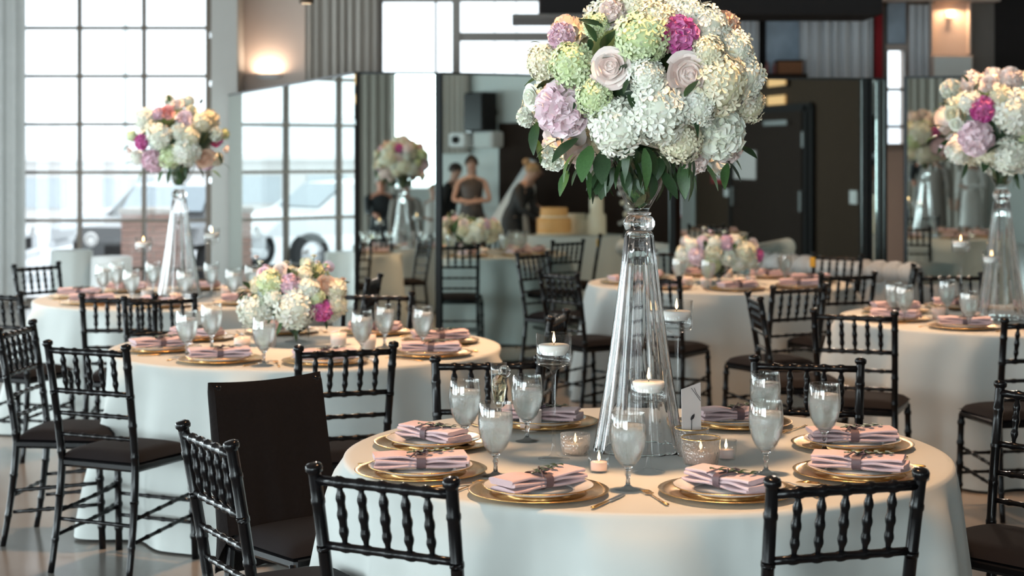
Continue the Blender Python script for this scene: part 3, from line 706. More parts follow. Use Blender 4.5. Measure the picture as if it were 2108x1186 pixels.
S2 = [(-1.26, 7.44, 'front left seat', 12), (-.80, 7.38, 'front right seat', 20), (-1.60, 7.85, 'left seat', 30), (-.36, 7.66, 'right front seat', 0), (-.34, 8.17, 'right rear seat', 15),
      (-1.52, 8.32, 'left rear seat', -25), (-1.15, 8.62, 'rear left seat', 5), (-.68, 8.58, 'rear right seat', -10)]
for x, y, seat, na in S2: setting(2, x, y, atan2(8.03-y, -.957-x), seat, radians(na))
NM8 = ['front left seat', 'front seat', 'front right seat', 'right seat', 'rear right seat', 'rear seat', 'rear left seat', 'left seat']
for ti, off in ((3, 0), (4, 10), (5, 4)):
    for k in range(8):
        a = radians(-135+45*k+off); x, y = TB[ti][0]+.64*cos(a), TB[ti][1]+.64*sin(a)
        setting(ti, x, y, a+pi, NM8[k], radians(random.Random(ti*9+k).uniform(-35, 35)))
# goblets
def gob(pos, fmt, group):
    for x, y, d in pos: goblet((x, y, TZ), random.uniform(0, 6), fmt % d, group)
gob([(-.144, 5.281, 'tall leftmost'), (-.046, 4.805, 'in front of the leftmost pair'), (.047, 5.388, 'before the rear chair'), (.31, 4.61, 'in front of the tall vase'), (.802, 5.462, 'rear right behind another'),
     (.713, 4.841, 'front right beside the number card'), (.941, 5.195, 'rightmost')], 'goblet of iced water, %s on the nearest table', 'water goblets on the nearest table')
gob([(-1.434, 7.607, 'leftmost'), (-1.382, 7.93, 'second from left'), (-1.052, 7.311, 'under the low bouquet'), (-.662, 7.607, 'right of the bright votive'), (-.59, 7.98, 'tallest right of the bouquet'), (-.407, 7.85, 'rightmost')],
    'goblet of iced water, %s on the middle left table', 'water goblets on the middle left table')
gob([(-2.55, 10.76, 'far left'), (-2.518, 10.98, 'second from left'), (-2.276, 10.31, 'left front'), (-2.301, 11.055, 'left of the vase'), (-1.957, 10.306, 'right front of the vase'), (-1.92, 11.017, 'right rear of the vase'), (-1.683, 10.407, 'right of centre'), (-1.62, 10.76, 'far right')],
    'backlit water goblet, %s on the window table', 'water goblets on the window table')
gob([(2.078, 9.129, 'leftmost'), (2.32, 8.753, 'foremost'), (2.407, 9.537, 'behind the foremost'), (2.06, 9.30, 'half hidden behind the leftmost')], 'water goblet, %s on the right-hand table', 'water goblets on the right-hand table')
gob([(1.905, 12.05, 'rightmost'), (1.12, 11.55, 'left of the low bouquet'), (.98, 12.1, 'far left'), (1.62, 12.35, 'behind the low bouquet'), (1.25, 12.5, 'rear left'), (1.30, 11.42, 'before the low bouquet'), (1.74, 12.3, 'rear right')], 'water goblet, %s on the far table', 'water goblets on the far table')
flute((-.042, 5.49, TZ), 0, 'champagne flute standing among the goblets on the nearest table', 'flutes')
o = thing('glass_stirrer', 'clear glass stirrer with a ring top leaning in the champagne flute', 'stirrer', (-.042, 5.49, TZ))
put('rod', MB().tube([(-.008, .0, .10), (.012, -.002, .185)], .0022, 8), GLASS, o)
put('ring_top', MB().tube([(.018+.016*cos(a*pi/10)*1.0, -.003, .204+.018*sin(a*pi/10)) for a in range(21)], .004, 8), GLASS, o)
# candles
pil[.37]((.123, 5.07, TZ), 0, 'tall floating candle holder left of the tall glass vase'); pil[.29]((.385, 4.86, TZ), 0, 'short floating candle holder in front of the tall glass vase'); pil[.43]((.525, 5.50, TZ), 0, 'tallest floating candle holder behind the tall glass vase')
for (h, x, y, d) in ((.43, 2.55, 9.80, 'tallest floating candle holder on the right-hand table'), (.37, 2.60, 9.35, 'lower floating candle holder on the right-hand table'), (.37, -2.33, 10.9, 'floating candle holder beside the vase on the window table'), (.43, -1.88, 10.8, 'tallest floating candle holder on the window table')):
    pil[h]((x, y, TZ), 0, d, 'floating candle holders on the other tables')
pressed((.189, 5.15, TZ), 0, 'pressed glass votive candle left of the vase foot')
goldvot((.545, 4.98, TZ), 0, 'gold-rimmed pressed glass votive in front of the number card')
clearvot((.628, 5.06, TZ), 0, 'small clear votive with a blush candle beside the number card')
clearvot((.245, 4.86, TZ), 0, 'small clear votive at the foot of the vase, behind a goblet')
frostvot((.06, 5.60, TZ), 0, 'frosted blush votive near the rear left seat of the nearest table', 'frosted votives')
for x, y, d in ((-.803, 7.98, 'glowing beside the magenta peony on the middle left table'), (-1.22, 7.80, 'left of the low bouquet on the middle left table'), (-1.13, 8.02, 'behind the low bouquet foot at left'), (-.66, 7.9, 'between goblets on the middle left table'),
                (-2.0, 10.25, 'front of the vase on the window table'), (-1.78, 10.75, 'right of the vase on the window table'), (-2.22, 10.5, 'left front of the vase on the window table'),
                (2.42, 9.05, 'glowing before the vase on the right-hand table'), (2.30, 9.30, 'beside the leftmost goblet on the right-hand table'),
                (1.18, 11.62, 'left front of the bouquet on the far table'), (1.30, 11.55, 'front of the bouquet on the far table'), (1.52, 11.5, 'right front of the bouquet on the far table'), (1.62, 11.7, 'right of the bouquet on the far table'), (1.20, 12.3, 'rear of the bouquet on the far table'), (1.55, 12.4, 'rear right of the bouquet on the far table')):
    frostvot((x, y, TZ), 0, 'frosted votive candle, '+d, 'frosted votives')
# table number card in a pressed glass cup
o = thing('table_card', 'pale table card with a black leaf sketch standing in a glass cup', 'card', (.535, 5.13, TZ), radians(28))
b = MB(); b.add([(-.034, 0, .045), (.034, 0, .045), (.034, .004, .215), (-.034, .004, .198), (-.034, .002, .045), (.034, .002, .045), (.034, .006, .215), (-.034, .006, .198)], [(0, 1, 2, 3), (7, 6, 5, 4), (0, 4, 5, 1), (1, 5, 6, 2), (2, 6, 7, 3), (3, 7, 4, 0)], False)
put('card_sheet', b, PAPER, o)
s = MB(); s.tube([(-.002, -.001, .06), (-.001, .0, .09), (0, .0005, .112)], .0011, 5); leaf_into(s, .022, .006, Matrix.Translation((-.004, .0, .106)) @ Matrix.Rotation(pi/2, 4, 'X') @ Matrix.Rotation(.9, 4, 'Z'), .0)
s.tube([(.032, .0015, .16), (.012, .002, .185), (0, .0025, .20)], .0008, 4); s.tube([(.032, .0015, .168), (.018, .002, .183), (.01, .0025, .20)], .0007, 4)
put('leaf_sketch', s, INK, o)
put('glass_cup', MB().lathe([(0, 0), (.043, 0), (.048, .05), (.051, .082), (.0485, .082), (.0455, .05), (.040, .006), (0, .006)], 32), CUTG, o)
put('gold_rim', MB().lathe([(.048, .081), (.048, .084), (.0518, .084), (.0518, .081)], 32), GOLD, o)

# ------------------------------------------------------------------ flowers
def fib(n, cap=1.0):
    g = pi*(3-sqrt(5)); r = []
    for i in range(n):
        z = 1-(i+.5)/n*(1+cap) ; z = max(-1, z); q = sqrt(max(0, 1-z*z)); r.append(Vector((q*cos(g*i), q*sin(g*i), z)))
    return r
def frame_to(n, roll=0.0):
    n = n.normalized(); u = Vector((0, 0, 1)) if abs(n.z) < .95 else Vector((1, 0, 0))
    x = u.cross(n).normalized(); y = n.cross(x); M = Matrix((x, y, n)).transposed().to_4x4()
    return M @ Matrix.Rotation(roll, 4, 'Z')
def hydrangea_me(seed, n=120, fs_=.36):
    rnd = random.Random(seed); b = MB()
    b.lathe([(0, -.72), (.45, -.62), (.72, -.2), (.78, .1), (.62, .52), (.35, .74), (0, .82)], 14)
    for d in fib(n, .55):
        d = (d+Vector((rnd.uniform(-.08, .08), rnd.uniform(-.08, .08), rnd.uniform(-.08, .08)))).normalized()
        lump = 1+.15*sin(4*d.x+seed)*cos(3.5*d.y+2*d.z+seed)
        p = d*(.90*lump+rnd.uniform(-.09, .10)); p.z *= .92
        M0 = Matrix.Translation(p) @ frame_to(d+Vector((rnd.uniform(-.35, .35), rnd.uniform(-.35, .35), rnd.uniform(-.2, .35))), rnd.uniform(0, 6.3))
        s = fs_*rnd.uniform(.7, 1.2)*.62; k1 = rnd.uniform(.0, .4)
        vs = [(0, 0, -.02)]; fs = []
        for k in range(4):
            a = k*pi/2; w = .62
            for (rr, da, zz) in ((.5, -w, .10), (.98, -w*.62, .16+k1*.2), (1.1, 0, .05+k1*.3), (.98, w*.62, .16+k1*.2), (.5, w, .10)):
                vs.append((s*rr*cos(a+da), s*rr*sin(a+da), s*zz))
            o_ = 1+k*5; fs += [(0, o_, o_+1, o_+2), (0, o_+2, o_+3, o_+4)]
        b.add(vs, fs, False, M0)
    return b.mesh('hydrangea_%d' % seed)
def rose_me(seed, rich=1):
    rnd = random.Random(seed); b = MB(); g = 2.4
    b.lathe([(0, -.75), (.35, -.6), (.5, -.1), (.38, .3), (0, .45)], 12)
    for k in range(22):
        t = k/21; r0 = .06+.66*t**.85; h = .66-.30*t**1.5; open_ = .03+.75*t**1.7; wd = .50+.62*t
        a0 = g*k+rnd.uniform(-.2, .2)
        def fn(u, v, r0=r0, h=h, open_=open_, wd=wd, a0=a0):
            da = (u-.5)*2*wd/max(.35, r0+.15)*.75; da = max(-1.7, min(1.7, da)); edge = 1-abs(u-.5)*2
            z = -.45+(h+.45)*v*(.80+.20*edge**.5); q = r0*(.30+.70*min(1, v*1.6))+open_*v**3*.55
            q += .03*sin(9*u+a0)*v
            z -= .30*open_*max(0, v-.7)*3.3
            return (q*cos(a0+da), q*sin(a0+da), z)
        b.grid(fn, 7, 6)
    return b.mesh('rose_%d' % seed)
def peony_me(seed, n=130):
    rnd = random.Random(seed); b = MB()
    b.lathe([(0, -.65), (.5, -.5), (.68, -.1), (.62, .3), (.35, .62), (0, .7)], 14)
    for k in range(10):          # guard petals
        a0 = k*2*pi/10+rnd.uniform(-.15, .15); tilt = rnd.uniform(.75, 1.0)
        def fn(u, v, a0=a0, tilt=tilt):
            da = (u-.5)*1.05*(.45+.55*sin(pi*min(1, v*.85))); q = .25+.78*v*tilt
            return (q*cos(a0+da), q*sin(a0+da), -.5+.75*v**1.5*(1.2-tilt*.5)+.05*sin(12*u+k_(a0))*v)
        b.grid(fn, 6, 5)
    for d in fib(n, .15):
        d = (d+Vector((rnd.uniform(-.15, .15), rnd.uniform(-.15, .15), rnd.uniform(-.1, .1)))).normalized()
        p = d*.62; roll = rnd.uniform(0, 6.3); L_ = rnd.uniform(.26, .42); w = rnd.uniform(.12, .24); ph = rnd.uniform(0, 6)
        M0 = Matrix.Translation(p) @ frame_to(d+Vector((rnd.uniform(-.3, .3), rnd.uniform(-.3, .3), rnd.uniform(-.1, .3))), roll)
        def fn(u, v, L_=L_, w=w, ph=ph):
            x = (u-.5)*2*w*(.5+.7*v); return (x, .10*v*v+.05*sin(7*u+ph)*v-.12*(u-.5)**2*4*v, L_*v*(1-.25*abs(u-.5)*2)+.03*sin(11*u+ph)*v)
        b.grid(fn, 3, 2, M0)
    return b.mesh('peony_%d' % seed)
def k_(a): return a*3
def leaf_me(seed, L_=1.0, w_=.23, curl=.3):
    b = MB(); leaf_into(b, L_, w_, Matrix.Identity(4), curl); return b.mesh('leaf_%d' % seed)
HY = [hydrangea_me(s, 120) for s in (1, 2, 3)]; HYL = [hydrangea_me(s, 70, .44) for s in (4, 5)]
RO = [rose_me(s) for s in (1, 2)]; PE = [peony_me(s) for s in (1, 2)]; PEL = [peony_me(3, 70)]
LV = [leaf_me(0), leaf_me(1, 1, .17, .45), leaf_me(2, 1, .30, .15)]
PLABEL = {('peony', 'hot'): 'hot magenta peony', ('peony', 'pink'): 'soft pink peony', ('peony', 'lilac'): 'lilac pink peony', ('rose', 'blush'): 'blush rose', ('hydrangea', 'green'): 'lime green hydrangea head',
          ('peony', 'white'): 'white ruffled peony', ('rose', 'peach'): 'peach rose', ('rose', 'coral'): 'coral rose', ('rose', 'pink'): 'pink rose'}
def bloom(root, kind, colr, pos, n, R, rnd, light=False):
    me = {'hydrangea': rnd.choice(HYL if light else HY), 'rose': rnd.choice(RO), 'peony': PEL[0] if light else rnd.choice(PE)}[kind]
    o = put(kind, me, PET[colr], root); o.matrix_local = Matrix.Translation(pos) @ frame_to(n, rnd.uniform(0, 6.3)) @ Matrix.Scale(R, 4)
    l = PLABEL.get((kind, colr))
    if l: o['label'] = l
    return o
def add_leaf(root, pos, d, L_, rnd, m=None):
    d = Vector(d).normalized(); up = Vector((rnd.uniform(-.4, .4), rnd.uniform(-.4, .4), 1)); y = up.cross(d).normalized(); z = d.cross(y)
    M = Matrix((d, y, z)).transposed().to_4x4()
    o = put('leaf', rnd.choice(LV), m or rnd.choice((LEAF, LEAF, LEAF2)), root); o.matrix_local = Matrix.Translation(pos) @ M @ Matrix.Scale(L_, 4); return o
def arrangement(name, label, loc, C, S, blooms, Rx, Rz, depth, seed, leaves, sprigs=(), light=False, bowl=None, group=None, floor_z=-9):
    """blooms: (px, py, r, kind, colour) read off the photograph round centre C at S px per metre -> local x, z; y puts them on the near side of an egg"""
    root = thing('flower_arrangement', label, 'flowers', loc, 0, group); rnd = random.Random(seed)
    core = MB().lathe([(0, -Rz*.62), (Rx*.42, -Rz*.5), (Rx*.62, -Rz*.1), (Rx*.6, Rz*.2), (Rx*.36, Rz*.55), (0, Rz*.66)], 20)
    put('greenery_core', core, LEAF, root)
    def shell(x, z): return sqrt(max(.03, 1-min(.97, (x/Rx)**2+(z/Rz)**2)))
    pts = []
    for px, py, r, kind, c in blooms:
        x, z, R = (px-C[0])/S, -(py-C[1])/S, r/S*(1.11 if kind == 'hydrangea' else 1.06)
        y = -depth*shell(x, z)+R*.25
        n = Vector((x/Rx*.9, -1.1*shell(x, z)-.25, z/Rz*.8)); pts.append((Vector((x, y, z)), n, R, kind, c))
    for p, n, R, kind, c in pts:
        bloom(root, kind, c, p, n, R, rnd, light)
    # the far side carries the same kinds of flowers
    for k, (p, n, R, kind, c) in enumerate(pts):
        x, z = -p.x*.92+rnd.uniform(-.02, .02), p.z+rnd.uniform(-.02, .02)
        c2 = c if k % 3 else rnd.choice(('white', 'cream', 'blush'))
        bloom(root, kind, c2, Vector((x, depth*shell(x, z)-R*.25, z)), Vector((-n.x, -n.y, n.z)), R, rnd, True)
    for px, py, ang, L_, dy in leaves:
        x, z = (px-C[0])/S, -(py-C[1])/S; y = -depth*shell(x, z)*.95+dy
        add_leaf(root, (x, y, z), (cos(radians(ang)), -.35-.3*rnd.random(), sin(radians(ang))), L_/S, rnd)
    for k in range(10 if not light else 6):   # more leaves behind and at the flanks
        a = rnd.uniform(.1, pi-.1); zz = rnd.uniform(-.8, .2)*Rz
        p = Vector((Rx*.8*cos(a), depth*.8*sin(a), zz)); add_leaf(root, p, (p.x, p.y, -.1), .085 if not light else .06, rnd)
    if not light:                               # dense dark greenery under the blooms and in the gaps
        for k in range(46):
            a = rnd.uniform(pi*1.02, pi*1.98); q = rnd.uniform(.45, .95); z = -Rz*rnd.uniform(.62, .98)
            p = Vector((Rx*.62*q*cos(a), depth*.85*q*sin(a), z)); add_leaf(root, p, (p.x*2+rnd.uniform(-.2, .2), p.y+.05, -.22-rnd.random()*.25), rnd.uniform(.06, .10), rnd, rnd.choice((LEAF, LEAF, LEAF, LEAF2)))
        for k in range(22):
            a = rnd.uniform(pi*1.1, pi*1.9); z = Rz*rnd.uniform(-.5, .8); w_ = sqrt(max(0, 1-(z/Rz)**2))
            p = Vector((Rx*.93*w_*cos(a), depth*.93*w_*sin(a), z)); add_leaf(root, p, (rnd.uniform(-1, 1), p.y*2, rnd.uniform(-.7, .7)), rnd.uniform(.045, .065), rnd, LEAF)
    for px, py, ang, L_, c in sprigs:          # small buds on thin stems
        x, z = (px-C[0])/S, -(py-C[1])/S; y = -depth*.4
        d = Vector((cos(radians(ang)), -.1, sin(radians(ang)))); p1 = Vector((x, y, z)); p0 = p1-d*(L_/S)
        s_ = put('stem', MB().tube([p0, p0.lerp(p1, .5)+Vector((.005, 0, 0)), p1], .0018, 5), STEM, root)
        put('bud', RO[0], PET[c], s_, loc=p1, scale=.016)
    if bowl:
        z0, z1, r0, r1 = bowl                   # leaves lining the glass bowl below
        ln = MB().lathe([(0, z0), (r0*.7, z0+.005), (r0+(r1-r0)*.36, z0+(z1-z0)*.5), (r1*.78, z1), (0, z1+.02)], 20); put('bowl_greenery', ln, LEAF, root)
        n_ = 44 if not light else 18
        for k in range(n_):
            t = (k+.5)/n_; a = k*2.4; r = (r0+(r1-r0)*t)*.88; z = z0+(z1-z0)*t
            sl = atan2(r1-r0, z1-z0); up_ = Vector((sin(sl)*cos(a), sin(sl)*sin(a), cos(sl))); tg_ = Vector((-sin(a), cos(a), 0)); q = rnd.uniform(-.9, .9)
            d = (-up_*cos(q)+tg_*sin(q)).normalized(); nn = Vector((cos(sl)*cos(a), cos(sl)*sin(a), -sin(sl))); y_ = nn.cross(d)
            o = put('leaf', rnd.choice((LV[0], LV[2])), rnd.choice((LEAF2, LEAF3, LEAF3)), root)
            o.matrix_local = Matrix.Translation(Vector((r*cos(a), r*sin(a), z))-d*.028) @ Matrix((d, y_, nn)).transposed().to_4x4() @ Matrix.Scale(.06 if not light else .05, 4)
    return root
H, R_, P_ = 'hydrangea', 'rose', 'peony'
# vase shapes
def trumpet_vase(label, x, y, k=1.0, ribs=14):
    t = thing('tall_trumpet_vase', label, 'vase', (x, y, TZ), .2, 'tall glass vases')
    rib = lambda a, z: 1+.045*cos(ribs*a)*min(1, max(0, .70*k-z)*6)
    out = [(.137, .0), (.134, .012), (.119, .10), (.101, .22), (.085, .34), (.070, .46), (.055, .59), (.0445, .69), (.040, .702), (.030, .708)]
    inn = [(.024, .700), (.038, .69), (.049, .59), (.064, .46), (.079, .34), (.095, .22), (.113, .10), (.128, .012), (.131, .0)]
    b = MB().lathe([(r, z*k) for r, z in out+inn]+[(.137, 0)], 84, rfun=rib); put('flared_base', b, GLASS, t)
    put('glass_knop', MB().lathe([(0, .700*k), (.03, .703*k), (.042, .710*k), (.048, .726*k), (.047, .738*k), (.040, .751*k), (.030, .757*k), (0, .759*k)], 40), GLASS, t)
    put('knop_ring', MB().lathe([(.028, .756*k), (.036, .759*k), (.037, .765*k), (.029, .768*k), (0, .768*k)], 36), GLASS, t)
    put('bowl', MB().lathe([(0, .769*k), (.028, .770*k), (.036, .785*k), (.055, .82*k), (.080, .875*k), (.104, .93*k), (.117, .965*k), (.114, .965*k), (.100, .93*k), (.076, .875*k), (.051, .822*k), (.031, .79*k), (0, .784*k)], 44), THING, t)
    return t
trumpet_vase('tall clear trumpet vase with ribbed flared foot on the nearest table', .386, 5.235, .94)
trumpet_vase('tall clear trumpet vase standing on the window table', -2.07, 10.73, .88)
trumpet_vase('tall clear trumpet vase on the table cut by the right frame edge', 2.66, 9.37, .92)
BW = (.792, .965, .030, .10)
def hv(zc, k): return tuple(v*k-zc if i < 2 else v for i, v in enumerate(BW))
FRONT = [(1312, 20, 46, H, 'cream'), (1383, 18, 32, H, 'white'), (1262, 36, 30, P_, 'blush'), (1312, 92, 50, H, 'green'), (1340, 55, 36, H, 'cream'), (1180, 140, 42, H, 'green'), (1124, 130, 34, H, 'cream'),
 (1160, 82, 30, P_, 'lilac'), (1386, 84, 42, P_, 'hot'), (1253, 148, 37, R_, 'blush'), (1400, 162, 45, R_, 'blush'), (1488, 60, 34, P_, 'peach'), (1446, 62, 40, H, 'white'), (1163, 226, 58, P_, 'pink'),
 (1270, 262, 54, H, 'white'), (1342, 232, 58, H, 'white'), (1464, 178, 58, H, 'cream'), (1514, 165, 46, H, 'white'), (1474, 275, 54, P_, 'white'), (1392, 290, 42, H, 'cream'), (1145, 322, 30, P_, 'white'),
 (1100, 200, 24, R_, 'white'), (1090, 240, 22, P_, 'white'), (1428, 328, 30, P_, 'blush'), (1500, 304, 32, P_, 'blush'), (1322, 166, 34, H, 'white'), (1534, 214, 36, H, 'cream'), (1502, 112, 40, H, 'white'), (1220, 205, 34, H, 'green'),
 (1440, 120, 36, H, 'cream'), (1420, 222, 36, H, 'white'), (1225, 60, 24, H, 'green'), (1405, 40, 36, H, 'white')]
FL = [(1238, 70, 150, 60, 0), (1225, 95, 110, 55, 0), (1250, 60, 20, 60, 0), (1215, 120, 200, 45, 0), (1235, 110, 60, 50, .0), (1290, 165, 240, 40, -.01), (1285, 200, 300, 40, -.01), (1112, 250, 250, 70, 0), (1105, 280, 290, 60, 0),
 (1190, 285, 215, 75, -.02), (1215, 300, 250, 80, -.02), (1240, 310, 265, 70, -.02), (1205, 330, 235, 60, 0), (1185, 315, 225, 60, 0), (1175, 350, 240, 55, 0), (1215, 350, 280, 55, 0), (1230, 330, 300, 60, 0), (1290, 300, 250, 65, -.03), (1320, 305, 280, 75, -.03), (1345, 310, 320, 60, -.03),
 (1360, 320, 250, 60, 0), (1300, 325, 300, 60, 0), (1395, 205, 60, 45, -.04), (1410, 235, 300, 45, -.02), (1405, 335, 270, 70, 0), (1495, 325, 310, 60, 0), (1500, 335, 250, 55, 0), (1525, 300, 330, 45, 0), (1150, 290, 200, 60, 0), (1265, 330, 230, 70, 0), (1120, 90, 170, 25, 0), (1530, 130, 20, 30, 0), (1375, 345, 290, 60, 0), (1245, 345, 250, 60, 0)]
arrangement('flower_arrangement', 'large white, blush and magenta bouquet on the tallest vase of the nearest table', (.386, 5.235, 1.869), (1322, 172), 680, FRONT, .345, .28, .31, 11, FL, (), False, hv(1.109, .94))
SIDE = [(310, 285, 105, H, 'white'), (460, 235, 70, P_, 'lilac'), (555, 225, 72, R_, 'coral'), (735, 290, 82, R_, 'pink'), (750, 105, 65, P_, 'white'), (640, 135, 60, R_, 'blush'), (905, 320, 90, H, 'cream'), (285, 530, 85, P_, 'hot'),
 (390, 725, 125, P_, 'lilac'), (485, 470, 120, H, 'white'), (585, 690, 105, H, 'green'), (745, 630, 135, H, 'white'), (800, 460, 90, H, 'cream'), (925, 700, 95, R_, 'peach'), (1040, 450, 80, P_, 'white'), (690, 420, 80, H, 'white'), (210, 690, 70, H, 'white'), (170, 470, 55, H, 'green'), (800, 195, 50, R_, 'cream'), (110, 620, 40, R_, 'blush'), (400, 380, 70, H, 'cream')]
SL = [(600, 340, 30, 150, 0), (620, 370, 150, 140, 0), (940, 520, 60, 150, 0), (1010, 600, 340, 150, 0), (1040, 560, 20, 120, 0), (1050, 640, 310, 130, 0), (140, 560, 200, 110, 0), (230, 840, 230, 130, 0), (330, 830, 210, 110, 0), (720, 770, 280, 140, 0), (560, 820, 260, 150, 0), (640, 830, 300, 150, 0), (480, 830, 240, 140, 0), (560, 110, 100, 90, 0), (870, 130, 70, 80, 0), (850, 790, 320, 140, 0), (960, 830, 345, 120, 0), (150, 730, 190, 110, 0), (850, 520, 300, 90, 0)]
S3 = 5.157*332
arrangement('flower_arrangement', 'white and pink bouquet high on the vase before the gridded window', (-2.07, 10.73, 1.765), (600, 465), S3, SIDE, .335, .27, .29, 12, SL, (), True, hv(1.005, .88))
RIGHT = [(520, 100, 66, P_, 'white'), (700, 80, 52, R_, 'blush'), (830, 45, 72, P_, 'blush'), (960, 60, 70, H, 'white'), (650, 222, 78, P_, 'hot'), (625, 390, 108, P_, 'pink'), (835, 250, 125, H, 'white'), (920, 340, 80, H, 'green'), (830, 490, 105, H, 'white'), (560, 480, 60, H, 'white'), (500, 250, 46, R_, 'cream'), (1010, 200, 100, H, 'cream'),
 (1050, 420, 90, P_, 'lilac'), (970, 480, 80, H, 'cream'), (750, 150, 60, H, 'cream'), (590, 180, 60, H, 'white'), (1120, 300, 80, R_, 'blush'), (520, 310, 40, R_, 'white'), (700, 490, 55, H, 'cream')]
RL = [(790, 400, 20, 110, -.02), (750, 430, 200, 110, -.02), (480, 330, 160, 110, 0), (450, 370, 190, 110, 0), (500, 400, 210, 110, 0), (700, 500, 250, 100, 0), (610, 540, 250, 90, 0), (780, 560, 280, 120, 0), (860, 570, 300, 120, 0), (900, 580, 260, 110, 0), (500, 200, 160, 90, 0), (860, 120, 20, 90, 0), (720, 110, 200, 90, 0), (470, 240, 140, 80, 0), (600, 60, 120, 80, 0), (740, 330, 60, 80, -.02), (930, 590, 300, 110, 0)]
S4 = 2.893*379
arrangement('flower_arrangement', 'white and magenta bouquet cut by the right frame edge', (2.66, 9.37, 1.85), (830, 270), S4, RIGHT, .34, .27, .29, 13, RL, [(440, 440, 200, 90, 'pink'), (470, 90, 120, 60, 'blush')], True, hv(1.09, .92))
# low bouquets in footed compotes
def compote(label, x, y):
    t = thing('footed_compote', label, 'vase', (x, y, TZ), 0, 'low glass compotes')
    put('glass_bowl', MB().lathe([(0, 0), (.052, 0), (.052, .004), (.014, .012), (.010, .03), (.016, .042), (.05, .065), (.085, .105), (.105, .142), (.102, .142), (.081, .107), (.046, .069), (0, .052)], 40), GLASS, t)
compote('footed glass compote under the low bouquet on the middle left table', -1.03, 8.22)
compote('footed glass compote under the low bouquet on the far table', 1.43, 11.92)
S2_ = 4.56*462
LOW2 = [(200, 560, 150, H, 'white'), (600, 530, 185, H, 'white'), (360, 280, 120, H, 'green'), (560, 290, 105, P_, 'lilac'), (865, 550, 115, P_, 'hot'), (900, 300, 90, R_, 'peach'), (1000, 350, 95, H, 'cream'), (1000, 500, 90, H, 'cream'), (740, 330, 100, H, 'white'), (400, 420, 80, H, 'white'), (820, 420, 70, H, 'green'), (700, 200, 70, H, 'cream'), (450, 160, 70, R_, 'blush'), (280, 190, 60, R_, 'lilac')]
LL2 = [(180, 350, 160, 170, 0), (230, 380, 200, 150, 0), (150, 340, 120, 130, 0), (430, 500, 260, 120, -.01), (640, 300, 90, 140, 0), (760, 240, 60, 150, 0), (830, 180, 40, 120, 0), (480, 650, 250, 150, 0), (600, 700, 280, 150, 0), (700, 690, 310, 140, 0), (380, 620, 230, 120, 0), (1040, 300, 20, 110, 0), (880, 640, 300, 110, 0), (550, 200, 100, 120, 0), (100, 420, 190, 120, 0)]
LS2 = [(190, 40, 100, 160, 'blush'), (490, 95, 90, 130, 'cream'), (760, 30, 85, 200, 'cream'), (790, 90, 75, 150, 'blush'), (280, 130, 110, 140, 'lilac'), (880, 120, 60, 150, 'green'), (230, 90, 95, 130, 'white'), (1050, 260, 50, 100, 'peach')]
arrangement('flower_arrangement', 'low white and magenta bouquet in a footed glass on the middle left table', (-1.03, 8.22, .98), (560, 440), S2_, LOW2, .30, .20, .24, 14, LL2, LS2, True, (-.185, -.095, .02, .08), 'low bouquets')
S5 = 3.042*298
LOW5 = [(215, 1140, 62, P_, 'pink'), (310, 1120, 60, P_, 'cream'), (400, 1150, 55, P_, 'white'), (585, 1140, 48, P_, 'hot'), (390, 1060, 52, P_, 'lilac'), (245, 1050, 36, P_, 'pink'), (500, 1115, 62, H, 'cream'), (145, 1150, 56, H, 'white'), (560, 1075, 40, R_, 'blush'), (300, 1185, 55, H, 'green'), (470, 1180, 50, H, 'white'), (450, 1050, 36, H, 'white'), (180, 1080, 36, H, 'white'), (320, 1060, 40, H, 'white'), (540, 1170, 44, H, 'white')]
LL5 = [(320, 1030, 90, 55, 0), (480, 1050, 50, 60, 0), (150, 1100, 170, 50, 0), (610, 1090, 20, 60, 0), (260, 1080, 100, 50, 0), (370, 1210, 270, 50, 0), (250, 1210, 240, 50, 0), (500, 1210, 300, 50, 0), (430, 1090, 80, 45, -.02)]
LS5 = [(260, 970, 95, 60, 'white'), (300, 990, 85, 50, 'pink'), (385, 995, 90, 50, 'white'), (440, 1010, 70, 50, 'cream'), (180, 1040, 120, 40, 'white'), (510, 1030, 60, 50, 'white')]
arrangement('flower_arrangement', 'low pink and cream bouquet in a footed glass on the far table', (1.43, 11.92, .98), (365, 1120), S5, LOW5, .29, .18, .24, 15, LL5, LS5, True, (-.17, -.085, .02, .08), 'low bouquets')

# ------------------------------------------------------------------ sofa, cake table, side table
o = thing('tufted_sofa', 'white tufted sofa before the mirrors, its plain back to the room', 'sofa', (2.52, 13.28, 0), atan2(12.55-13.9, 3.0-2.1))
put('seat_base', MB().box((0, .33, .26), (1.62, .62, .30), ch=.03), TUFT, o); put('back_panel', MB().box((0, -.02, .44), (1.60, .10, .66), ch=.025), TUFT, o)
put('seat_cushion', MB().box((-.36, .36, .44), (.70, .56, .12), ch=.03), TUFT, o); put('seat_cushion', MB().box((.36, .36, .44), (.70, .56, .12), ch=.03), TUFT, o)
for s in (-1, 1): put('arm', MB().tube([(s*.79, .0, .60), (s*.79, .62, .60)], .09, 12), TUFT, o)
b = MB()
def roll(u, v):
    x = (u-.5)*1.74; a = 2*pi*v; q = .082*(1-.34*abs(cos(pi*u*11))**6); return (x, -.05+q*cos(a), .775+q*sin(a)*1.05)
b.grid(roll, 132, 14); put('tufted_roll', b, TUFT, o)
bt = MB().lathe([(0, .006), (.011, .003), (.013, 0)], 10).mesh('tuft_button')
for k in range(11): put('tuft_button', bt, TUFT, o, loc=(-.79+.158*k, -.115, .755), rot=(pi/2, 0, 0))
for sx in (-.72, .72):
    for sy in (.05, .6): put('leg', MB().tube([(sx, sy, 0), (sx, sy, .12)], [.018, .026], 8), DARK, o)
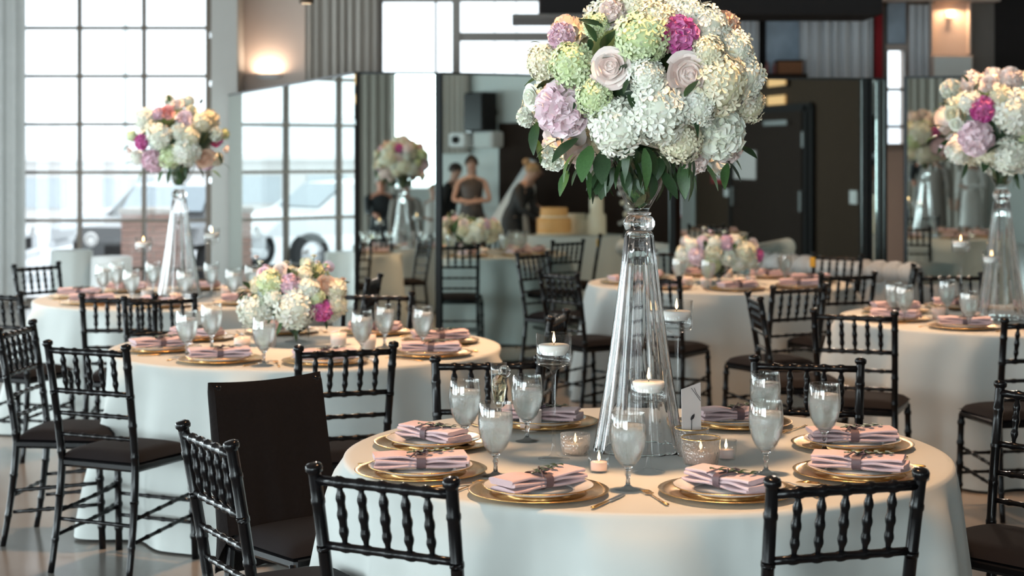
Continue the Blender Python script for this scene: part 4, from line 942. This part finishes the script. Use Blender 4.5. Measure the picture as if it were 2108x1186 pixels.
# reflected cake table right of the guests, on the real side of the mirror
o = thing('cake_table', 'small round cake table reflected beside the guests', 'table', (5.45, 10.0, 0)); put('tabletop', MB().lathe([(0, .72), (.54, .72), (.55, .74), (.54, .755), (0, .755)], 32), GREYP, o); put('pedestal', MB().lathe([(.25, 0), (.24, .03), (.04, .06), (.04, .72)], 20), DARK, o)
tag(put('tablecloth', MB().lathe([(0, .762), (.555, .762), (.565, .75), (.575, .4), (.59, .01)], 64, rfun=lambda a, z: 1+.04*cos(11*a)*(.76-z)), LINEN, None, (5.45, 10.0, 0)), 'ivory cloth of the reflected cake table', 'tablecloth')
def tier_cake(x, y, rs, label, m):
    t = thing('cake', label, 'cake', (x, y, .764)); z = 0
    for r, h in rs:
        c = put('cake_tier', MB().lathe([(0, z), (r, z), (r*1.01, z+h*.5), (r*.99, z+h-.012), (r*.94, z+h), (0, z+h)], 28), m, t)
        put('piped_border', MB().lathe([(r*.99, z), (r*1.06, z+.012), (r*.99, z+.026)], 40, rfun=lambda a, zz: 1+.02*cos(24*a)), ICING, c); z += h
    return t
tier_cake(5.27, 9.85, [(.2, .2), (.16, .12)], 'orange-gold iced cake reflected in the wide mirror', GOLDC)
tier_cake(5.6, 10.22, [(.11, .24), (.08, .2)], 'tall ivory cake reflected in the wide mirror', ICING)
tier_cake(5.7, 9.85, [(.15, .16), (.11, .08)], 'low ivory cake reflected in the wide mirror', ICING)
t = thing('bubble_garland', 'cluster of pale glass baubles standing by the reflected cakes', 'decoration', (6.0, 10.35, .75))
rnd = random.Random(8); put('stand', MB().lathe([(0, 0), (.07, 0), (.07, .01), (.01, .02), (.01, .75)], 14), SILVER, t); sp = MB().lathe([(0, -1), (.6, -.8), (1, 0), (.6, .8), (0, 1)], 10).mesh('bauble')
for k in range(34):
    z = .05+.75*k/34; a = rnd.uniform(0, 6.3); put('bauble', sp, CHINA if k % 3 else ICING, t, loc=(.07*cos(a), .07*sin(a), z), scale=rnd.uniform(.02, .032))
# small white draped table by the window
o = thing('side_table', 'small white draped round table by the gridded window', 'table', (-4.62, 18.1, 0)); put('draped_cloth', MB().lathe([(0, .64), (.20, .64), (.215, .63), (.22, .3), (.235, .0)], 60, rfun=lambda a, z: 1+.05*cos(10*a)*(.7-z)), LINEN, o)
put('tabletop', MB().lathe([(0, .60), (.2, .60), (.2, .635), (0, .635)], 24), GREYP, o)
o = thing('side_table', 'pale grey draped table right of another by the gridded window', 'table', (-4.18, 18.0, 0)); put('draped_cloth', MB().lathe([(0, .58), (.19, .58), (.205, .57), (.21, .3), (.225, .0)], 60, rfun=lambda a, z: 1+.05*cos(9*a)*(.7-z)), WHITE, o)
put('tabletop', MB().lathe([(0, .54), (.19, .54), (.19, .575), (0, .575)], 24), GREYP, o)
# ------------------------------------------------------------------ outdoors beyond the gridded window
struct('ground', boxm(-45, 30, YB+.25, 90, -.35, -.25), ASPH)
def hill(u, v):
    x = -60+110*u; return (x, 80+12*v, -.3+v*(3.0+2.2*sin(u*9+1.3)*.6+1.6*math.exp(-((u-.33)/.06)**2)))
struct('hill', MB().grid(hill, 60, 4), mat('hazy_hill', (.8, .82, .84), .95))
o = thing('building', 'long pale low building across the car park', 'building', (-14, 46, -.3)); put('wall', boxm(-14, 6, -.2, 5, 0, 1.75), mat('pale_cladding', (.72, .70, .68), .9, var=.06, scale=2), o); put('roof', boxm(-14.3, 6.3, -.5, 5.3, 1.75, 1.92), WHITE, o)
for k in range(8): put('window', boxm(-13+2.3*k, -11.6+2.3*k, -.26, -.18, .5, 1.3), mat('pale_window', (.5, .55, .58), .2), o)
def car(label, x, y, rz, paint, z=-.25, group='parked cars'):
    t = thing('car', label, 'car', (x, y, z), rz, group)
    prof = [(-2.2, .30), (-2.22, .62), (-2.1, .86), (-1.5, .95), (-.95, 1.38), (-.3, 1.47), (.55, 1.42), (1.15, 1.0), (1.95, .86), (2.2, .66), (2.22, .30)]
    b = MB(); rows = []
    for y_, k in ((-.86, 0), (-.88, 1), (-.62, 2), (.62, 2), (.88, 1), (.86, 0)):
        row = []
        for px, pz in prof:
            if k == 0: row.append((px*.99, y_, .28 if pz < .5 else min(pz, .62)))
            elif k == 1: row.append((px, y_*(1-.0*pz), min(pz, .94)))
            else: row.append((px*.985, y_*(1 if pz > 1 else 1.32), pz))
        rows += row
    n = len(prof)
    fs = [(r*n+k, r*n+k+1, (r+1)*n+k+1, (r+1)*n+k) for r in range(5) for k in range(n-1)]
    b.add(rows, fs, False); put('body', b, paint, t)
    for s in (-1, 1):
        g = MB().add([(-1.42, s*.80, .97), (-.93, s*.655, 1.33), (.5, s*.655, 1.36), (1.02, s*.80, .99)], [(0, 1, 2, 3) if s > 0 else (3, 2, 1, 0)], False); put('side_window', g, CARG, t)
        for xx in (-1.35, 1.38):
            w_ = put('wheel', MB().lathe([(0, -.1), (.3, -.1), (.33, -.07), (.33, .07), (.3, .1), (.2, .1), (0, .09)], 24, Matrix.Translation((xx, s*.82, .33)) @ Matrix.Rotation(pi/2, 4, 'X')), TYRE, t)
            put('hub_cap', MB().lathe([(0, -.115), (.19, -.105), (.2, -.09), (.2, .105), (0, .115)], 20, Matrix.Translation((xx, s*.82, .33)) @ Matrix.Rotation(pi/2, 4, 'X')), SILVER, w_)
        put('headlight', MB().lathe([(0, .03), (.08, .02), (.105, 0)], 16, Matrix.Translation((2.19, s*.62, .70)) @ Matrix.Rotation(pi/2, 4, 'Y')), CHINA, t)
        put('tail_light', boxm(-2.23, -2.18, s*.7-.12, s*.7+.12, .66, .78), REDP, t)
    put('windscreen', MB().add([(1.09, -.62, 1.06), (1.09, .62, 1.06), (.60, .58, 1.42), (.60, -.58, 1.42)], [(0, 1, 2, 3)], False), CARG, t)
    put('grille', boxm(2.2, 2.25, -.4, .4, .45, .62), DARK, t); put('bumper', MB().box((2.2, 0, .36), (.14, 1.7, .14), ch=.03), SILVER if paint == CARB else paint, t)
    put('bumper', MB().box((-2.2, 0, .38), (.12, 1.7, .16), ch=.03), paint, t)
    return t
car('white car at the left edge outside the gridded window', -9.6, 26, 0, CARW)
car('second white car parked outside behind the tall vase', -5.6, 30, pi, CARW)
car('black car facing the glass behind the brick pillar outside', -4.95, 26.2, -pi/2-.15, CARB)
car('white car seen outside only through the slanting mirror', -13.5, 24, pi, CARW)
p = thing('brick_pillar', 'low red brick pillar outside behind the tall vase', 'pillar', (-4.42, 21.3, -.25)); put('mortar_core', boxm(-.32, .32, -.32, .32, 0, 1.17), MORTAR, p)
bm_ = MB().box((0, 0, 0), (.198, .095, .068), ch=.005).mesh('brick'); rnd = random.Random(4)
for r in range(15):
    for sd in range(4):
        for k in range(3):
            off = -.215+.213*k+(.05 if r % 2 else -.05)
            M_ = Matrix.Rotation(sd*pi/2, 4, 'Z') @ Matrix.Translation((max(-.235, min(.235, off)), -.285+rnd.uniform(-.004, .004), .04+.078*r))
            if sd in (0, 1, 3): q = put('brick', bm_, BRICK, p); q.matrix_local = M_
put('cap_stone', MB().box((0, 0, 1.2), (.72, .72, .07), ch=.015), MORTAR, p)
for k, (x, y, h) in enumerate(((-7.4, 33, 4.6), (-12, 38, 5.2))):
    tag(put('lamp_post', MB().tube([(x, y, -.3), (x, y, h), (x+.8, y, h+.1)], .05, 8), WALLG), 'thin lamp post in the car park, %s one' % ('nearer', 'farther')[k], 'lamp post')

# ------------------------------------------------------------------ guests, standing where the mirrors pick them up
def skinned(name, V, E, Rr, m, parent, sub=2):
    me = bpy.data.meshes.new(name); me.from_pydata([tuple(v) for v in V], E, []); o = bpy.data.objects.new(name, me); COL.objects.link(o)
    sk = o.modifiers.new('s', 'SKIN'); sk.use_smooth_shade = True
    for i, r in enumerate(Rr): me.skin_vertices[0].data[i].radius = (r, r) if not hasattr(r, '__len__') else r
    me.skin_vertices[0].data[0].use_root = True
    o.modifiers.new('u', 'SUBSURF').levels = sub
    dg = bpy.context.evaluated_depsgraph_get(); nm = bpy.data.meshes.new_from_object(o.evaluated_get(dg)); bpy.data.objects.remove(o)
    nm.materials.clear(); return put(name, nm, m, parent)
def person(label, loc, face, h=1.68, bend=0.0, arms=('down', 'down'), skin=SKIN, hair=HAIRD, dress=DRESS1, bun=False, long_=True, sleeves=False, man=False, veil=False):
    t = thing('person', label, 'person', (loc[0], loc[1], 0), heading(*face), 'guests seen in the mirrors'); k = h/1.68
    V = []; E = []; R = []
    def add(p, r, par=None):
        V.append(Vector(p)); R.append(r)
        if par is not None: E.append((par, len(V)-1))
        return len(V)-1
    sw = 1.12 if man else 1.0
    pel = add((0, 0, .93), (.135, .10)); sp = add((0, .0, 1.08), (.115*sw, .09), pel); ch = add((0, .0, 1.26), (.13*sw, .10), sp); ut = add((0, 0, 1.37), (.10*sw, .075), ch)
    nk = add((0, .0, 1.44), .047, ut); hb = add((0, .02, 1.51), (.06, .062), nk); hm = add((0, .025, 1.585), (.071, .083), hb); ht = add((0, .015, 1.65), (.05, .058), hm)
    for s, a in zip((-1, 1), arms):
        sh = add((s*.165*sw, 0, 1.36), .043*sw, ut)
        if a == 'cross': el, wr, hd = (s*.235, .05, 1.12), (s*-.02, .19, 1.10), (s*-.10, .18, 1.12)
        elif a == 'reach': el, wr, hd = (s*.22, .14, 1.14), (s*.15, .38, 1.10), (s*.13, .46, 1.07)
        else: el, wr, hd = (s*.225, -.02, 1.10), (s*.235, .05, .87), (s*.235, .07, .79)
        e_ = add(el, .032*sw, sh); w_ = add(wr, .022, e_); h_ = add(hd, (.036, .02), w_)
        d = (Vector(hd)-Vector(wr)).normalized(); side = d.cross(Vector((0, 1, .3))).normalized()
        for f in range(4):
            q = Vector(hd)+side*(-.024+.016*f); l_ = (.055, .068, .064, .048)[f]
            f1 = add(q+d*(.02+l_*.5), .0085, h_); add(q+d*(.02+l_)+Vector((0, .012, -.01)), .007, f1)
        th = add(Vector(wr)+d*.03+side*.035, .010, w_); add(Vector(wr)+d*.065+side*.052, .008, th)
    for s in (-1, 1):
        hp = add((s*.09, 0, .86), .088, pel); kn = add((s*.10, .015, .49), .056, hp); an = add((s*.10, -.01, .09), .036, kn); ft = add((s*.105, .06, .035), (.034, .028), an); add((s*.11, .14, .028), (.03, .018), ft)
    Rb = Matrix.Rotation(-bend, 4, 'X'); P0 = Vector((0, 0, .95))
    def bd(p):
        p = Vector(p)
        return (P0+Rb @ (p-P0) if p.z > .95 or False else p)*k
    arm_idx = set()
    V2 = [bd(p) if p.z > .95 else (bd(p) if abs(p.x) > .2 and p.z > .7 else p*k) for p in V]
    skinned('body', V2, E, [(r[0]*k, r[1]*k) if hasattr(r, '__len__') else r*k for r in R], skin, t)
    MBd = Matrix.Scale(k, 4) @ Matrix.Translation(P0) @ Rb @ Matrix.Translation(-P0)
    fm = MB(); fm.add([(0, .10, 1.60), (-.012, .098, 1.565), (.012, .098, 1.565), (0, .122, 1.567)], [(0, 1, 3), (0, 3, 2), (1, 2, 3)], True, MBd); put('nose', fm, skin, t)
    for s in (-1, 1):
        put('eye', MB().lathe([(0, -.009), (.008, -.004), (.008, .004), (0, .009)], 8, MBd @ Matrix.Translation((s*.03, .098, 1.598))), INK, t)
        put('ear', MB().lathe([(0, -.028), (.012, -.01), (.012, .012), (0, .026)], 8, MBd @ Matrix.Translation((s*.076, .015, 1.585))), skin, t)
    put('mouth', MB().tube([(-.022, .100, 1.535), (0, .106, 1.533), (.022, .100, 1.535)], [.003, .006, .003], 6, M=MBd), REDP, t)
    hb_ = MB()
    def cap(u, v):
        a = 2*pi*u; th_ = v*pi*.62; rx, ry, rz = .087, .10, .098; front = max(0, sin(a))
        th_ *= 1-.36*front
        z = 1.60+rz*cos(th_); return (rx*sin(th_)*cos(a), .012+ry*sin(th_)*sin(a), z)
    hb_.grid(cap, 20, 8, MBd)
    if bun: hb_.lathe([(0, -.05), (.04, -.035), (.052, 0), (.04, .035), (0, .05)], 12, MBd @ Matrix.Translation((0, -.10, 1.66)))
    if long_: hb_.tube([(0, -.07, 1.62), (.0, -.095, 1.50), (.04, -.085, 1.36)], [.06, .062, .03], 10, M=MBd)
    put('hair', hb_, hair, t)
    dm = MB(); rows = [(1.405, .085, .07), (1.37, .155*sw, .09), (1.27, .150*sw, .118), (1.10, .128*sw, .105), (1.0, .15*sw, .118), (.93, .165, .128)]
    low = [(.84, .175, .135), (.6, .185, .15), (.45, .20, .165)] if not man else [(.80, .175, .13)]
    vs = []
    for z, rx, ry in rows+low:
        for q in range(24):
            a = 2*pi*q/24; f = 1+(.03*cos(8*a) if z < .9 else 0); p = (rx*f*cos(a), ry*f*sin(a), z); vs.append(tuple(MBd @ Vector(p)) if z > .95 else tuple(Vector(p)*k))
    nr = len(rows)+len(low); dm.add(vs, [(i*24+q, i*24+(q+1) % 24, i*24+24+(q+1) % 24, i*24+24+q) for i in range(nr-1) for q in range(24)])
    put('jacket' if man else 'dress', dm, dress, t)
    if sleeves or man:
        for s, a in zip((-1, 1), arms):
            el = {'cross': (s*.235, .05, 1.12), 'reach': (s*.22, .14, 1.14)}.get(a, (s*.225, -.02, 1.10)); wr = {'cross': (s*-.01, .185, 1.10), 'reach': (s*.155, .36, 1.10)}.get(a, (s*.235, .04, .90))
            put('sleeve', MB().tube([bd((s*.13*sw, 0, 1.37)), bd((s*.18*sw, 0, 1.34)), bd(el), bd(wr)], [.055*k, .062*k, .05*k, .036*k], 12), dress, t)
    if man:
        for s in (-1, 1): put('trouser_leg', MB().tube([(s*.085*k, 0, .92*k), (s*.10*k, .015, .49*k), (s*.10*k, -.005, .07*k)], [.10*k, .075*k, .062*k], 12), dress, t)
    if veil:
        def vf(u, v):
            a = pi+pi*u; q = .10+.22*v; return (q*cos(a)*1.1, -.02+q*sin(a)*1.0, 1.69-.98*v+.0)
        vb = MB().grid(lambda u, v: vf(u, v), 22, 14, MBd)
        def v2(u, v): p = vf(u, v); return (p[0]*.97+.008*sin(30*u), p[1]*.97, p[2])
        vb.grid(v2, 22, 14, MBd); put('veil', vb, VEIL, t)
    return t
person('woman in a dark satin dress with folded arms, in the wide mirror', (6.2, 7.75), (-.75, .66), 1.70, .0, ('cross', 'cross'), SKIN, HAIRD, DRESS1, bun=True)
person('guest in black half hidden by the mirror edge', (6.5, 7.05), (.35, .93), 1.62, .18, ('down', 'reach'), SKIN, HAIRD, SUIT, long_=False, man=True)
person('bride leaning forward under a pale veil, in the wide mirror', (6.5, 8.28), (.55, .83), 1.66, .35, ('reach', 'reach'), SKIN, HAIRD, IVORYD, veil=True)
person('woman with pinned blonde hair bending over in a black dress', (5.85, 8.72), (.3, .95), 1.66, .42, ('reach', 'reach'), SKIN, HAIRB, DRESS2, bun=True, long_=False, sleeves=True)
person('ruddy-faced man in a black jacket, in the narrow mirror', (1.05, -1.45), (.0, 1), 1.80, .0, ('reach', 'down'), SKIN2, HAIRG, SUIT, long_=False, man=True)
person('grey-haired guest in taupe seen from behind, in the narrow mirror', (1.32, -.55), (.2, -1), 1.72, .0, ('down', 'down'), SKIN, HAIRG, TAUPE, long_=False, sleeves=True)
person('guest in ivory beside the tall bouquet, in the narrow mirror', (1.85, -1.0), (-.2, 1), 1.66, .0, ('down', 'cross'), SKIN, HAIRB, IVORYD, sleeves=True)
